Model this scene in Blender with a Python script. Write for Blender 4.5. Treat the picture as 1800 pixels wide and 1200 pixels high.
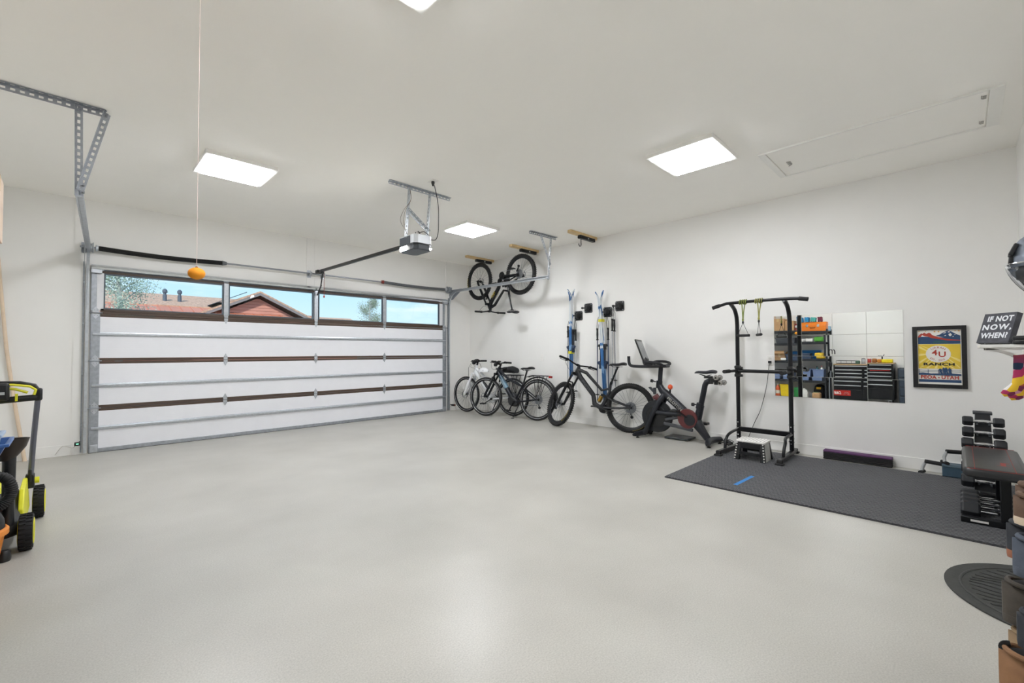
import bpy, bmesh, math, random
from mathutils import Vector, Matrix, Euler

for _o in list(bpy.data.objects):
    bpy.data.objects.remove(_o)
SC = bpy.context.scene
COL = SC.collection
random.seed(7)
PI = math.pi
V = Vector

# ------------------------------------------------------------------ camera, world, sun, exposure
def _camera():
    a, pi_, ro = 0.788641, 0.0234343, -0.0034048
    fw = V((math.cos(a)*math.cos(pi_), math.sin(a)*math.cos(pi_), math.sin(pi_)))
    r = V((math.sin(a), -math.cos(a), 0)); u = r.cross(fw)
    r2 = r*math.cos(ro) + u*math.sin(ro); u2 = u*math.cos(ro) - r*math.sin(ro)
    cd = bpy.data.cameras.new('camera'); cd.sensor_width = 36.0; cd.lens = 780.8/1800*36
    cd.clip_start = 0.02; cd.clip_end = 300
    c = bpy.data.objects.new('camera', cd); COL.objects.link(c)
    m = Matrix((r2, u2, -fw)).transposed().to_4x4(); m.translation = V((0, 0, 1.197))
    c.matrix_world = m
    SC.camera = c
_camera()

SC.view_settings.view_transform = 'Standard'
SC.view_settings.look = 'None'
SC.view_settings.exposure = 0.12
SC.view_settings.gamma = 1.0
SC.view_settings.use_curve_mapping = False
PANEL_STRENGTH = 47.0
OPENER_STRENGTH = 90.0
SC.cycles.diffuse_bounces = 10
SC.cycles.max_bounces = 16
SC.cycles.glossy_bounces = 6

def _world():
    w = bpy.data.worlds.new('sky'); SC.world = w; w.use_nodes = True
    nt = w.node_tree; nt.nodes.clear()
    out = nt.nodes.new('ShaderNodeOutputWorld'); bg = nt.nodes.new('ShaderNodeBackground')
    tc = nt.nodes.new('ShaderNodeTexCoord'); sep = nt.nodes.new('ShaderNodeSeparateXYZ')
    ramp = nt.nodes.new('ShaderNodeValToRGB')
    ramp.color_ramp.elements[0].position = 0.0; ramp.color_ramp.elements[0].color = (.78, .90, .97, 1)
    ramp.color_ramp.elements[1].position = 0.5; ramp.color_ramp.elements[1].color = (.22, .48, .85, 1)
    e = ramp.color_ramp.elements.new(0.12); e.color = (.55, .79, .95, 1)
    mp = nt.nodes.new('ShaderNodeMapping'); mp.inputs['Scale'].default_value = (3, 3, 14)
    no = nt.nodes.new('ShaderNodeTexNoise'); no.inputs['Scale'].default_value = 2.2; no.inputs['Detail'].default_value = 6
    cr = nt.nodes.new('ShaderNodeValToRGB')
    cr.color_ramp.elements[0].position = .52; cr.color_ramp.elements[1].position = .78
    mx = nt.nodes.new('ShaderNodeMix'); mx.data_type = 'RGBA'
    L = nt.links.new
    L(tc.outputs['Generated'], sep.inputs[0]); L(sep.outputs['Z'], ramp.inputs[0])
    L(tc.outputs['Generated'], mp.inputs[0]); L(mp.outputs[0], no.inputs['Vector']); L(no.outputs['Fac'], cr.inputs[0])
    L(cr.outputs[0], mx.inputs[0]); L(ramp.outputs[0], mx.inputs[6]); mx.inputs[7].default_value = (.92, .95, .97, 1)
    L(mx.outputs[2], bg.inputs[0]); bg.inputs[1].default_value = 1.15
    L(bg.outputs[0], out.inputs[0])
_world()

def _sun():
    sd = bpy.data.lights.new('sun', 'SUN'); sd.energy = 4.0; sd.angle = 0.009; sd.color = (1, .95, .87)
    s = bpy.data.objects.new('sun', sd); COL.objects.link(s)
    s.rotation_euler = V((.45, .62, -.64)).to_track_quat('-Z', 'Y').to_euler()
    s.location = (-10, -15, 20)
_sun()

# ------------------------------------------------------------------ helpers
def lin(h):
    h = h.lstrip('#'); c = [int(h[i:i+2], 16)/255 for i in (0, 2, 4)]
    return [x/12.92 if x <= .04045 else ((x+.055)/1.055)**2.4 for x in c]

MATS = {}
def M(name, hexc, rough=.5, metal=0.0, var=.06, scale=20.0, bump=0.0, bscale=None, spec=.5, coat=0.0, trans=0.0):
    if name in MATS: return MATS[name]
    m = bpy.data.materials.new(name); m.use_nodes = True; nt = m.node_tree
    b = nt.nodes['Principled BSDF']; L = nt.links.new
    c = lin(hexc)
    tc = nt.nodes.new('ShaderNodeTexCoord'); no = nt.nodes.new('ShaderNodeTexNoise')
    no.inputs['Scale'].default_value = scale; no.inputs['Detail'].default_value = 4
    L(tc.outputs['Object'], no.inputs['Vector'])
    rp = nt.nodes.new('ShaderNodeValToRGB')
    rp.color_ramp.elements[0].position = .3; rp.color_ramp.elements[1].position = .7
    rp.color_ramp.elements[0].color = [max(0, x*(1-var)) for x in c]+[1]
    rp.color_ramp.elements[1].color = [min(1, x*(1+var)) for x in c]+[1]
    L(no.outputs['Fac'], rp.inputs[0]); L(rp.outputs[0], b.inputs['Base Color'])
    b.inputs['Roughness'].default_value = rough; b.inputs['Metallic'].default_value = metal
    b.inputs['Specular IOR Level'].default_value = spec
    if coat: b.inputs['Coat Weight'].default_value = coat; b.inputs['Coat Roughness'].default_value = .1
    if bump:
        bp = nt.nodes.new('ShaderNodeBump'); bp.inputs['Strength'].default_value = bump; bp.inputs['Distance'].default_value = .004
        n2 = nt.nodes.new('ShaderNodeTexNoise'); n2.inputs['Scale'].default_value = bscale or scale*6; n2.inputs['Detail'].default_value = 3
        L(tc.outputs['Object'], n2.inputs['Vector']); L(n2.outputs['Fac'], bp.inputs['Height']); L(bp.outputs[0], b.inputs['Normal'])
    MATS[name] = m
    return m

def Memit(name, col, s):
    m = bpy.data.materials.new(name); m.use_nodes = True; nt = m.node_tree; nt.nodes.clear()
    o = nt.nodes.new('ShaderNodeOutputMaterial'); e = nt.nodes.new('ShaderNodeEmission')
    e.inputs[0].default_value = (*col, 1); e.inputs[1].default_value = s
    nt.links.new(e.outputs[0], o.inputs[0]); MATS[name] = m
    return m

def Mglass(name, tint=(1, 1, 1), refl=.06, rough=.0):
    m = bpy.data.materials.new(name); m.use_nodes = True; nt = m.node_tree; nt.nodes.clear()
    o = nt.nodes.new('ShaderNodeOutputMaterial'); t = nt.nodes.new('ShaderNodeBsdfTransparent'); g = nt.nodes.new('ShaderNodeBsdfGlossy')
    t.inputs[0].default_value = (*tint, 1); g.inputs['Roughness'].default_value = rough
    mx = nt.nodes.new('ShaderNodeMixShader'); fr = nt.nodes.new('ShaderNodeFresnel'); fr.inputs[0].default_value = 1.0+refl*6
    nt.links.new(fr.outputs[0], mx.inputs[0]); nt.links.new(t.outputs[0], mx.inputs[1]); nt.links.new(g.outputs[0], mx.inputs[2])
    nt.links.new(mx.outputs[0], o.inputs[0]); MATS[name] = m
    return m

ORI = {}
def rotm(e):
    return Euler(e).to_matrix() if not isinstance(e, Matrix) else e.to_3x3()

class MB:
    """collects shapes, build() links them as ONE mesh object"""
    def __init__(s, mtx=None):
        s.v = []; s.f = []; s.mi = []; s.m = 0; s.mtx = mtx
    def add(s, vs, fs):
        n = len(s.v)
        if s.mtx is not None: vs = [s.mtx @ V(p) for p in vs]
        s.v += [tuple(p) for p in vs]
        s.f += [tuple(i+n for i in f) for f in fs]; s.mi += [s.m]*len(fs)
        return s
    def box(s, c, d, rot=None):
        x, y, z = (k/2 for k in d)
        vs = [V((i, j, k)) for i in (-x, x) for j in (-y, y) for k in (-z, z)]
        if rot is not None:
            R = rotm(rot); vs = [R @ p for p in vs]
        c = V(c)
        return s.add([p+c for p in vs], [(0, 1, 3, 2), (4, 6, 7, 5), (0, 4, 5, 1), (2, 3, 7, 6), (0, 2, 6, 4), (1, 5, 7, 3)])
    def b2(s, a, b):
        a = V(a); b = V(b)
        return s.box((a+b)/2, [abs(b[i]-a[i]) for i in range(3)])
    def bar(s, p0, p1, w, h, up=(0, 0, 1)):
        p0 = V(p0); p1 = V(p1); d = (p1-p0); L = d.length; d.normalize()
        up = V(up)
        if abs(d.dot(up)) > .98: up = V((1, 0, 0)) if abs(d.x) < .9 else V((0, 1, 0))
        r = d.cross(up).normalized(); u = r.cross(d)
        R = Matrix((d, r, u)).transposed()
        return s.box((p0+p1)/2, (L, w, h), R)
    def tube(s, pts, r, n=8, closed=False, cap=True, flat=1.0, up=None):
        pts = [V(p) for p in pts]; k = len(pts)
        rs = r if isinstance(r, (list, tuple)) else [r]*k
        T = []
        for i in range(k):
            if closed: d = pts[(i+1) % k]-pts[i-1]
            else: d = pts[min(i+1, k-1)]-pts[max(i-1, 0)]
            T.append(d.normalized() if d.length > 1e-9 else V((0, 0, 1)))
        a = V(up) if up else (V((0, 0, 1)) if abs(T[0].z) < .9 else V((1, 0, 0)))
        N = (a-T[0]*a.dot(T[0])).normalized()
        vs = []
        for i in range(k):
            N = (N-T[i]*N.dot(T[i])).normalized(); B = T[i].cross(N)
            for j in range(n):
                t = 2*PI*j/n
                vs.append(pts[i]+N*math.cos(t)*rs[i]+B*math.sin(t)*rs[i]*flat)
        fs = []
        for i in range(k if closed else k-1):
            for j in range(n):
                a0 = i*n+j; a1 = i*n+(j+1) % n; b0 = ((i+1) % k)*n+j; b1 = ((i+1) % k)*n+(j+1) % n
                fs.append((a0, a1, b1, b0))
        if cap and not closed:
            fs.append(tuple(range(n))[::-1]); fs.append(tuple((k-1)*n+j for j in range(n)))
        return s.add(vs, fs)
    def cyl(s, p0, p1, r, r1=None, n=12):
        return s.tube([p0, p1], [r, r if r1 is None else r1], n)
    def arc(s, c, axis, R, r, t0=0, t1=2*PI, ref=None, n=32, m=8, flat=1.0):
        ax = V(axis).normalized()
        a = V(ref) if ref is not None else (V((0, 0, 1)) if abs(ax.z) < .9 else V((1, 0, 0)))
        u = (a-ax*a.dot(ax)).normalized(); w = ax.cross(u); c = V(c)
        full = abs(abs(t1-t0)-2*PI) < 1e-6
        k = n if full else n+1
        pts = [c+(u*math.cos(t0+(t1-t0)*i/n)+w*math.sin(t0+(t1-t0)*i/n))*R for i in range(k)]
        return s.tube(pts, r, m, closed=full, flat=flat, up=ax)
    def lathe(s, prof, c=(0, 0, 0), axis=(0, 0, 1), n=20, cap=True):
        ax = V(axis).normalized(); a = V((1, 0, 0)) if abs(ax.x) < .9 else V((0, 1, 0))
        u = (a-ax*a.dot(ax)).normalized(); w = ax.cross(u); c = V(c); vs = []
        for r, z in prof:
            for j in range(n):
                t = 2*PI*j/n; vs.append(c+ax*z+(u*math.cos(t)+w*math.sin(t))*r)
        fs = []
        for i in range(len(prof)-1):
            for j in range(n):
                fs.append((i*n+j, i*n+(j+1) % n, (i+1)*n+(j+1) % n, (i+1)*n+j))
        if cap:
            fs.append(tuple(range(n))[::-1]); fs.append(tuple((len(prof)-1)*n+j for j in range(n)))
        return s.add(vs, fs)
    def sphere(s, c, r, n=16, m=10):
        rr = r if isinstance(r, (list, tuple)) else (r, r, r); c = V(c); vs = []; fs = []
        vs.append(c+V((0, 0, -rr[2])))
        for i in range(1, m):
            t = -PI/2+PI*i/m
            for j in range(n):
                p = 2*PI*j/n
                vs.append(c+V((rr[0]*math.cos(t)*math.cos(p), rr[1]*math.cos(t)*math.sin(p), rr[2]*math.sin(t))))
        vs.append(c+V((0, 0, rr[2])))
        for j in range(n): fs.append((0, 1+(j+1) % n, 1+j))
        for i in range(m-2):
            for j in range(n):
                a = 1+i*n+j; b = 1+i*n+(j+1) % n
                fs.append((a, b, b+n, a+n))
        q = 1+(m-2)*n
        for j in range(n): fs.append((q+j, q+(j+1) % n, len(vs)-1))
        return s.add(vs, fs)
    def prism(s, poly, o, u, w, th):
        """polygon (list of 2d) in the plane o+u*x+w*y, thickened along u x w by th"""
        o = V(o); u = V(u); w = V(w); nn = u.cross(w).normalized()*th; n = len(poly)
        vs = [o+u*x+w*y for x, y in poly]+[o+u*x+w*y+nn for x, y in poly]
        fs = [tuple(range(n))[::-1], tuple(range(n, 2*n))]
        fs += [(i, (i+1) % n, n+(i+1) % n, n+i) for i in range(n)]
        return s.add(vs, fs)
    def face(s, poly, o, u, w):
        o = V(o); u = V(u); w = V(w)
        return s.add([o+u*x+w*y for x, y in poly], [tuple(range(len(poly)))])
    def loft(s, rings, cap=True):
        n = len(rings[0]); vs = [p for r in rings for p in r]; fs = []
        for i in range(len(rings)-1):
            for j in range(n):
                fs.append((i*n+j, i*n+(j+1) % n, (i+1)*n+(j+1) % n, (i+1)*n+j))
        if cap:
            fs.append(tuple(range(n))[::-1]); fs.append(tuple((len(rings)-1)*n+j for j in range(n)))
        return s.add(vs, fs)
    def text(s, body, size, o, u, w, sx=1.0, bold=0.0, align='CENTER', sp=1.0, shear=0.0):
        cu = bpy.data.curves.new('t', 'FONT'); cu.body = body; cu.size = size; cu.align_x = align; cu.align_y = 'CENTER'
        cu.offset = bold; cu.space_character = sp; cu.shear = shear; cu.resolution_u = 3
        ob = bpy.data.objects.new('t', cu); COL.objects.link(ob)
        dg = bpy.context.evaluated_depsgraph_get(); ev = ob.evaluated_get(dg); me = ev.to_mesh()
        o = V(o); u = V(u); w = V(w)
        s.add([o+u*p.co.x*sx+w*p.co.y for p in me.vertices], [tuple(f.vertices) for f in me.polygons])
        ev.to_mesh_clear(); bpy.data.objects.remove(ob); bpy.data.curves.remove(cu)
        return s
    def build(s, name, mat, parent=None, bevel=0.0, seg=2, smooth=True, angle=.7, label=None, loc=None):
        me = bpy.data.meshes.new(name)
        off = V((0, 0, 0))
        if parent is not None: off = ORI.get(parent.name, V((0, 0, 0)))
        elif loc is not None: off = V(loc)
        me.from_pydata([tuple(V(p)-off) for p in s.v], [], s.f)
        mats = mat if isinstance(mat, (list, tuple)) else [mat]
        for m in mats: me.materials.append(m)
        if len(mats) > 1: me.polygons.foreach_set('material_index', s.mi)
        bm = bmesh.new(); bm.from_mesh(me); bmesh.ops.recalc_face_normals(bm, faces=bm.faces); bm.to_mesh(me); bm.free()
        if smooth and len(me.polygons):
            me.polygons.foreach_set('use_smooth', [True]*len(me.polygons)); me.set_sharp_from_angle(angle=angle)
        me.update()
        o = bpy.data.objects.new(name, me); COL.objects.link(o)
        if parent is not None:
            o.parent = parent; ORI[o.name] = off
        elif loc is not None: o.location = loc; ORI[o.name] = off
        if bevel:
            b = o.modifiers.new('bevel', 'BEVEL'); b.width = bevel; b.segments = seg; b.limit_method = 'ANGLE'; b.angle_limit = .6
        if label: o['label'] = label
        return o

def tag(o, label, cat, group=None, kind=None):
    if label: o['label'] = label
    if cat: o['category'] = cat
    if group: o['group'] = group
    if kind: o['kind'] = kind
    return o

def thing(name, label, cat, loc, group=None, rot=None, kind=None):
    """an Empty at the thing's base; with rot the parts are written in local coordinates, else in room coordinates"""
    o = bpy.data.objects.new(name, None); o.empty_display_size = .1; COL.objects.link(o); o.location = loc
    if rot is not None: o.rotation_euler = rot; ORI[o.name] = V((0, 0, 0))
    else: ORI[o.name] = V(loc)
    return tag(o, label, cat, group, kind)

def solo(mb, name, label, cat, mat, group=None, kind=None, **k):
    xs = [p[0] for p in mb.v]; ys = [p[1] for p in mb.v]; zs = [p[2] for p in mb.v]
    loc = ((min(xs)+max(xs))/2, (min(ys)+max(ys))/2, min(zs))
    return tag(mb.build(name, mat, loc=loc, **k), label, cat, group, kind)

def dup(root, loc, label=None, group=None, rot=None):
    r = root.copy(); COL.objects.link(r); r.location = loc
    if rot is not None: r.rotation_euler = rot
    if label: r['label'] = label
    if group: r['group'] = group
    for ch in list(root.children):
        c = ch.copy(); COL.objects.link(c); c.parent = r
        for g in list(ch.children):
            d = g.copy(); COL.objects.link(d); d.parent = c
    return r

def smooth_path(p, n=8):
    p = [V(q) for q in p]; out = []
    for i in range(len(p)-1):
        a, b, c_, d = p[max(i-1, 0)], p[i], p[i+1], p[min(i+2, len(p)-1)]
        for k in range(n):
            t_ = k/n; out.append(.5*((2*b)+(c_-a)*t_+(2*a-5*b+4*c_-d)*t_*t_+(3*b-a-3*c_+d)*t_**3))
    return out+[p[-1]]

def struct(mb, name, mat, label=None, parent=None, **k):
    o = mb.build(name, mat, parent=parent, **k)
    if parent is None: o['kind'] = 'structure'
    if label: o['label'] = label
    return o

# shared materials
BLK = M('black_plastic', '#17181a', .42, 0, .15)
BLKM = M('black_metal', '#141518', .33, .3, .12)
RUB = M('rubber', '#1a1a1b', .75, 0, .2, 40, .3)
GALV = M('galvanised_steel', '#c3c8ce', .33, .85, .10, 35)
GALVD = M('galvanised_dull', '#a9aeb5', .42, .75, .12, 30)
CHR = M('chrome', '#d9dbde', .14, 1.0, .03)
STEEL = M('steel', '#9a9ea4', .3, .9, .06)
WHT = M('white_plastic', '#eceae6', .4, 0, .02)
DARKG = M('dark_grey', '#33363b', .5, 0, .1)
# ------------------------------------------------------------------ room shell
XL, XB, YB, YA, HC = -0.75, 6.065, -0.40, 7.396, 3.05

def mat_floor():
    m = bpy.data.materials.new('floor_epoxy'); m.use_nodes = True; nt = m.node_tree; L = nt.links.new
    b = nt.nodes['Principled BSDF']; tc = nt.nodes.new('ShaderNodeTexCoord')
    n1 = nt.nodes.new('ShaderNodeTexNoise'); n1.inputs['Scale'].default_value = 1.4; n1.inputs['Detail'].default_value = 6
    n2 = nt.nodes.new('ShaderNodeTexNoise'); n2.inputs['Scale'].default_value = 150; n2.inputs['Detail'].default_value = 2
    r1 = nt.nodes.new('ShaderNodeMix'); r1.data_type = 'RGBA'; r1.inputs[6].default_value = (*lin('#a19f98'), 1); r1.inputs[7].default_value = (*lin('#c5c3bc'), 1)
    r2 = nt.nodes.new('ShaderNodeMix'); r2.data_type = 'RGBA'; r2.inputs[6].default_value = (.70, .69, .68, 1); r2.inputs[7].default_value = (1.25, 1.25, 1.25, 1)
    mx = nt.nodes.new('ShaderNodeMix'); mx.data_type = 'RGBA'; mx.blend_type = 'MULTIPLY'; mx.inputs[0].default_value = 1.0
    for n in (n1, n2): L(tc.outputs['Object'], n.inputs['Vector'])
    L(n1.outputs['Fac'], r1.inputs[0]); L(n2.outputs['Fac'], r2.inputs[0]); L(r1.outputs[2], mx.inputs[6]); L(r2.outputs[2], mx.inputs[7])
    L(mx.outputs[2], b.inputs['Base Color'])
    n3 = nt.nodes.new('ShaderNodeTexNoise'); n3.inputs['Scale'].default_value = 1.6; n3.inputs['Detail'].default_value = 4
    L(tc.outputs['Object'], n3.inputs['Vector'])
    mr = nt.nodes.new('ShaderNodeMapRange'); mr.inputs[1].default_value = 0; mr.inputs[2].default_value = 1; mr.inputs[3].default_value = .29; mr.inputs[4].default_value = .42
    L(n3.outputs['Fac'], mr.inputs[0]); L(mr.outputs[0], b.inputs['Roughness'])
    bp = nt.nodes.new('ShaderNodeBump'); bp.inputs['Strength'].default_value = .12; bp.inputs['Distance'].default_value = .002
    L(n2.outputs['Fac'], bp.inputs['Height']); L(bp.outputs[0], b.inputs['Normal'])
    b.inputs['Specular IOR Level'].default_value = .5
    return m

WALL = M('wall_paint', '#ebeae7', .62, 0, .012, 3, .05, 220)
CEIL = M('ceiling_paint', '#fcfaf5', .8, 0, .012, 3, .05, 180)
TRIM = M('trim_paint', '#ebeae7', .5, 0, .012, 6)
T = .14
struct(MB().b2((XL-T, YB-T, -.2), (XB+T, YA+.35, 0)), 'floor', mat_floor(), 'pale grey speckled epoxy concrete floor')
struct(MB().b2((XL-T, YB-T, HC), (XB+T, YA+.35, HC+.2)), 'ceiling', CEIL)
struct(MB().b2((XB, YB-T, 0), (XB+T, YA+.3, HC)), 'wall_right', WALL)
struct(MB().b2((XL-T, YB-T, 0), (XL, YA+.3, HC)), 'wall_left', WALL)
struct(MB().b2((XL, YB-T, 0), (XB, YB, HC)), 'wall_back', WALL)
DX0, DX1, DZ = .20, 5.40, 2.275
w = MB()
w.b2((XL, YA, 0), (DX0, YA+.2, HC)); w.b2((DX1, YA, 0), (XB, YA+.2, HC)); w.b2((DX0, YA, DZ), (DX1, YA+.2, HC))
struct(w, 'wall_front', WALL)
# concrete curb strip at the foot of the walls, painted
def curb(name, a, b):
    struct(MB().b2(a, b), name, TRIM, bevel=.004)
curb('baseboard_right', (XB-.012, YB, 0), (XB, YA, .118))
curb('baseboard_front', (XL, YA-.006, 0), (.017, YA, .128))
# flush backing boards painted with the wall
struct(MB().b2((.017, YA-.012, 0), (.132, YA, HC)), 'trim_1', TRIM)
struct(MB().b2((2.68, YA-.012, DZ), (2.80, YA, HC)).b2((2.802, YA-.012, DZ), (2.934, YA, HC)), 'trim_2', TRIM)
struct(MB().b2((5.43, YA-.010, 0), (5.55, YA, HC)), 'trim_3', TRIM)

# attic hatch in the ceiling
hr = thing('attic_hatch', 'white rectangular attic access hatch in the ceiling', 'hatch', (4.94, .52, HC-.02))
x0, x1, y0, y1 = 4.575, 5.335, -.265, 1.305
f = MB(); e = .035
WHT2 = M('trim_white', '#f0efeb', .45, 0, .01)
f.b2((x0, y0+e*2.2, HC-.016), (x0+e*.5, y1-e*1.6, HC)); f.b2((x1-e*.5, y0+e*2.2, HC-.016), (x1, y1-e*1.6, HC)); f.b2((x0, y0, HC-.016), (x1, y0+e*2.2, HC)); f.b2((x0, y1-e*1.6, HC-.016), (x1, y1, HC))
f.build('frame', WHT2, hr, bevel=.002)
pn = MB().b2((x0+e*.5+.006, y0+e*2.2+.006, HC-.008), (x1-e*.5-.006, y1-e*1.6-.008, HC)).build('panel', CEIL, hr)
l = MB(); cx = x0+.40
l.tube([(cx-.04, 1.15, HC-.01), (cx-.02, 1.13, HC-.03), (cx+.03, 1.15, HC-.03), (cx+.05, 1.13, HC-.012)], .004, 6)
l.box((cx, 1.14, HC-.012), (.08, .035, .006)); l.build('latch', M('hatch_hardware', '#a9a7a0', .5), hr)
for xx in (4.70, 5.21):
    h = MB(); h.tube([(xx-.04, -.15, HC-.012), (xx+.0, -.15, HC-.016), (xx+.01, -.17, HC-.014)], .0035, 5); h.box((xx, -.165, HC-.011), (.05, .02, .006)); h.build('hinge', MATS['hatch_hardware'], hr)

# ceiling light panels
EM = Memit('light_diffuser', (.965, .985, 1.025), PANEL_STRENGTH)
LP = [('flat square ceiling light panel nearest the garage door, beside the hanging string', 1.15, 5.08),
      ('flat square ceiling light panel between the garage door opener and hanging bike', 4.23, 5.13),
      ('flat square ceiling light panel in front of the attic hatch', 4.14, 1.745),
      ('flat square ceiling light panel cut off by the top edge of the picture', 1.01, 1.70)]
for lab, x, y in LP:
    t = thing('ceiling_light', lab, 'ceiling light', (x, y, HC-.05), 'ceiling light panels')
    s = .305; q = .266; zb = HC-.036
    f = MB()
    for a, b in (((-s, -s), (s, -q)), ((-s, q), (s, s)), ((-s, -q), (-q, q)), ((q, -q), (s, q))):
        f.b2((x+a[0], y+a[1], zb), (x+b[0], y+b[1], HC))
    f.build('frame', WHT2, t)
    MB().b2((x-q, y-q, zb-.012), (x+q, y+q, HC-.012)).build('diffuser', EM, t, bevel=.006)

# wall plates
def outlet(name, label, y, z, socket):
    t = thing(name, label, 'outlet', (XB-.003, y, z-.06))
    MB().box((XB-.004, y, z), (.008, .075, .118)).build('cover_plate', WHT, t, bevel=.003)
    if socket:
        for dz in (-.022, .022):
            MB().box((XB-.0095, y, z+dz), (.005, .034, .03)).build('socket', M('socket_face', '#d8d6d0', .4), t, bevel=.002)
    else:
        MB().box((XB-.0095, y, z), (.006, .034, .066)).build('rocker', WHT, t, bevel=.002)
outlet('wall_outlet', 'white wall outlet behind the pull-up tower', 1.629, 1.085, True)
outlet('switch_plate', 'white cover plate on the wall above the black electric bicycle', 5.331, 1.084, False)
# ------------------------------------------------------------------ garage door
def mat_door():
    m = M('door_skin', '#e9eaef', .45, 0, .012, 8)
    nt = m.node_tree; L = nt.links.new; b = nt.nodes['Principled BSDF']
    tc = nt.nodes.new('ShaderNodeTexCoord'); wv = nt.nodes.new('ShaderNodeTexWave'); wv.bands_direction = 'Z'; wv.inputs['Scale'].default_value = 30
    bp = nt.nodes.new('ShaderNodeBump'); bp.inputs['Strength'].default_value = .12; bp.inputs['Distance'].default_value = .002
    L(tc.outputs['Object'], wv.inputs['Vector']); L(wv.outputs['Fac'], bp.inputs['Height']); L(bp.outputs[0], b.inputs['Normal'])
    return m
def mat_brown():
    m = M('brown_door_edge', '#4b3b30', .5, 0, .1, 4)
    nt = m.node_tree; L = nt.links.new; b = nt.nodes['Principled BSDF']
    tc = nt.nodes.new('ShaderNodeTexCoord'); mp = nt.nodes.new('ShaderNodeMapping'); mp.inputs['Scale'].default_value = (1.5, 20, 60)
    n = nt.nodes.new('ShaderNodeTexNoise'); n.inputs['Scale'].default_value = 3; n.inputs['Detail'].default_value = 5
    r = nt.nodes.new('ShaderNodeValToRGB'); r.color_ramp.elements[0].color = (*lin('#3a2d25'), 1); r.color_ramp.elements[1].color = (*lin('#5e4b3e'), 1)
    L(tc.outputs['Object'], mp.inputs[0]); L(mp.outputs[0], n.inputs['Vector']); L(n.outputs['Fac'], r.inputs[0]); L(r.outputs[0], b.inputs['Base Color'])
    return m
DSK, BRN = mat_door(), mat_brown()
PANE = Mglass('window_glass', (.93, .97, .98), .05)
DX0i, DX1i = .165, 5.425
YF = 7.372
g = thing('door_1', 'white sectional garage door with a row of four windows along the top', None, (2.8, YF, 0), kind='structure')
SZ = [0.0, .565, 1.135, 1.708, 2.262]
STL = .085
for i in range(3):
    z0, z1 = SZ[i], SZ[i+1]
    s = MB().b2((DX0i, YF, z0+(.03 if i == 0 else .004)), (DX1i, YF+.045, z1-.058)); s.build('section_panel', DSK, g)
    MB().b2((DX0i+STL, YF-.002, z1-.066), (DX1i-STL, YF+.045, z1-.036)).b2((DX0i+STL, YF-.002, z1-.032), (DX1i-STL, YF+.045, z1+.002)).build('edge_strip', BRN, g, bevel=.003)
MB().b2((DX0i, YF-.012, .004), (DX1i, YF+.04, .05)).build('bottom_rail', GALVD, g, bevel=.003)
MB().b2((DX0i, YF-.004, 0), (DX1i, YF+.04, .012)).build('bottom_seal', RUB, g)
# window section
zb, zt = 1.752, 2.160
MB().b2((DX0i+STL, YF-.002, 1.712), (DX1i-STL, YF+.045, zb-.012)).build('edge_strip', BRN, g)
MB().b2((DX0i+STL*.6, YF-.002, zt+.016), (DX1i-STL*.6, YF+.045, SZ[4])).build('edge_strip', BRN, g, bevel=.003)
WX = [(.292, 1.522), (1.612, 2.772), (2.880, 4.008), (4.088, 5.250)]
gf = MB()
for a, b in WX:
    for p, q in (((a-.014, zb-.014), (b+.014, zb)), ((a-.014, zt), (b+.014, zt+.014)), ((a-.014, zb), (a, zt)), ((b, zb), (b+.014, zt))):
        gf.b2((p[0], YF-.004, p[1]), (q[0], YF+.04, q[1]))
gf.build('window_gasket', M('gasket', '#566069', .6), g)
for a, b in WX:
    MB().b2((a, YF+.018, zb), (b, YF+.024, zt)).build('window_pane', PANE, g)
xm = [1.567, 2.826, 4.048]
WST = M('white_stile', '#dfe0e3', .45, 0, .02)
MB().b2((DX0i+.03, YF-.002, zb-.03), (.278, YF+.045, zt+.016)).build('end_block', WST, g)
MB().b2((5.264, YF-.002, zb-.03), (DX1i-.03, YF+.045, zt+.016)).build('end_block', WST, g)
for x in xm:
    MB().b2((x-.03, YF-.012, zb-.03), (x+.03, YF+.045, zt+.03)).build('mullion', GALV, g, bevel=.004)
# end stiles
for x0 in (DX0i, DX1i-STL):
    for i in range(4):
        MB().b2((x0, YF-.010, SZ[i]+.004), (x0+(STL if i < 3 else .05), YF+.002, SZ[i+1]-.004)).build('end_stile', GALVD, g, bevel=.002)
# struts
def strut(z, r=.02):
    o = MB()
    prof = [(-.026, 0), (-.023, -.006), (-.014, -.008), (-.010, -.030), (.010, -.030), (.014, -.008), (.023, -.006), (.026, 0)]
    o.prism([(y, zz) for zz, y in prof], (DX0i+.02, YF-.001, z), (0, 1, 0), (0, 0, 1), DX1i-DX0i-.04)
    o.build('strut', GALV, g)
for z in (.293, .805, 1.43): strut(z)
t_ = MB(); t_.prism([(0, -.04), (-.012, -.036), (-.046, -.022), (-.055, 0), (-.046, .022), (-.012, .036), (0, .04)], (DX0i, YF-.004, 2.236), (0, 1, 0), (0, 0, 1), DX1i-DX0i)
t_.build('top_strut', M('bright_strut', '#d5d9de', .2, .95, .04), g)
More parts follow.
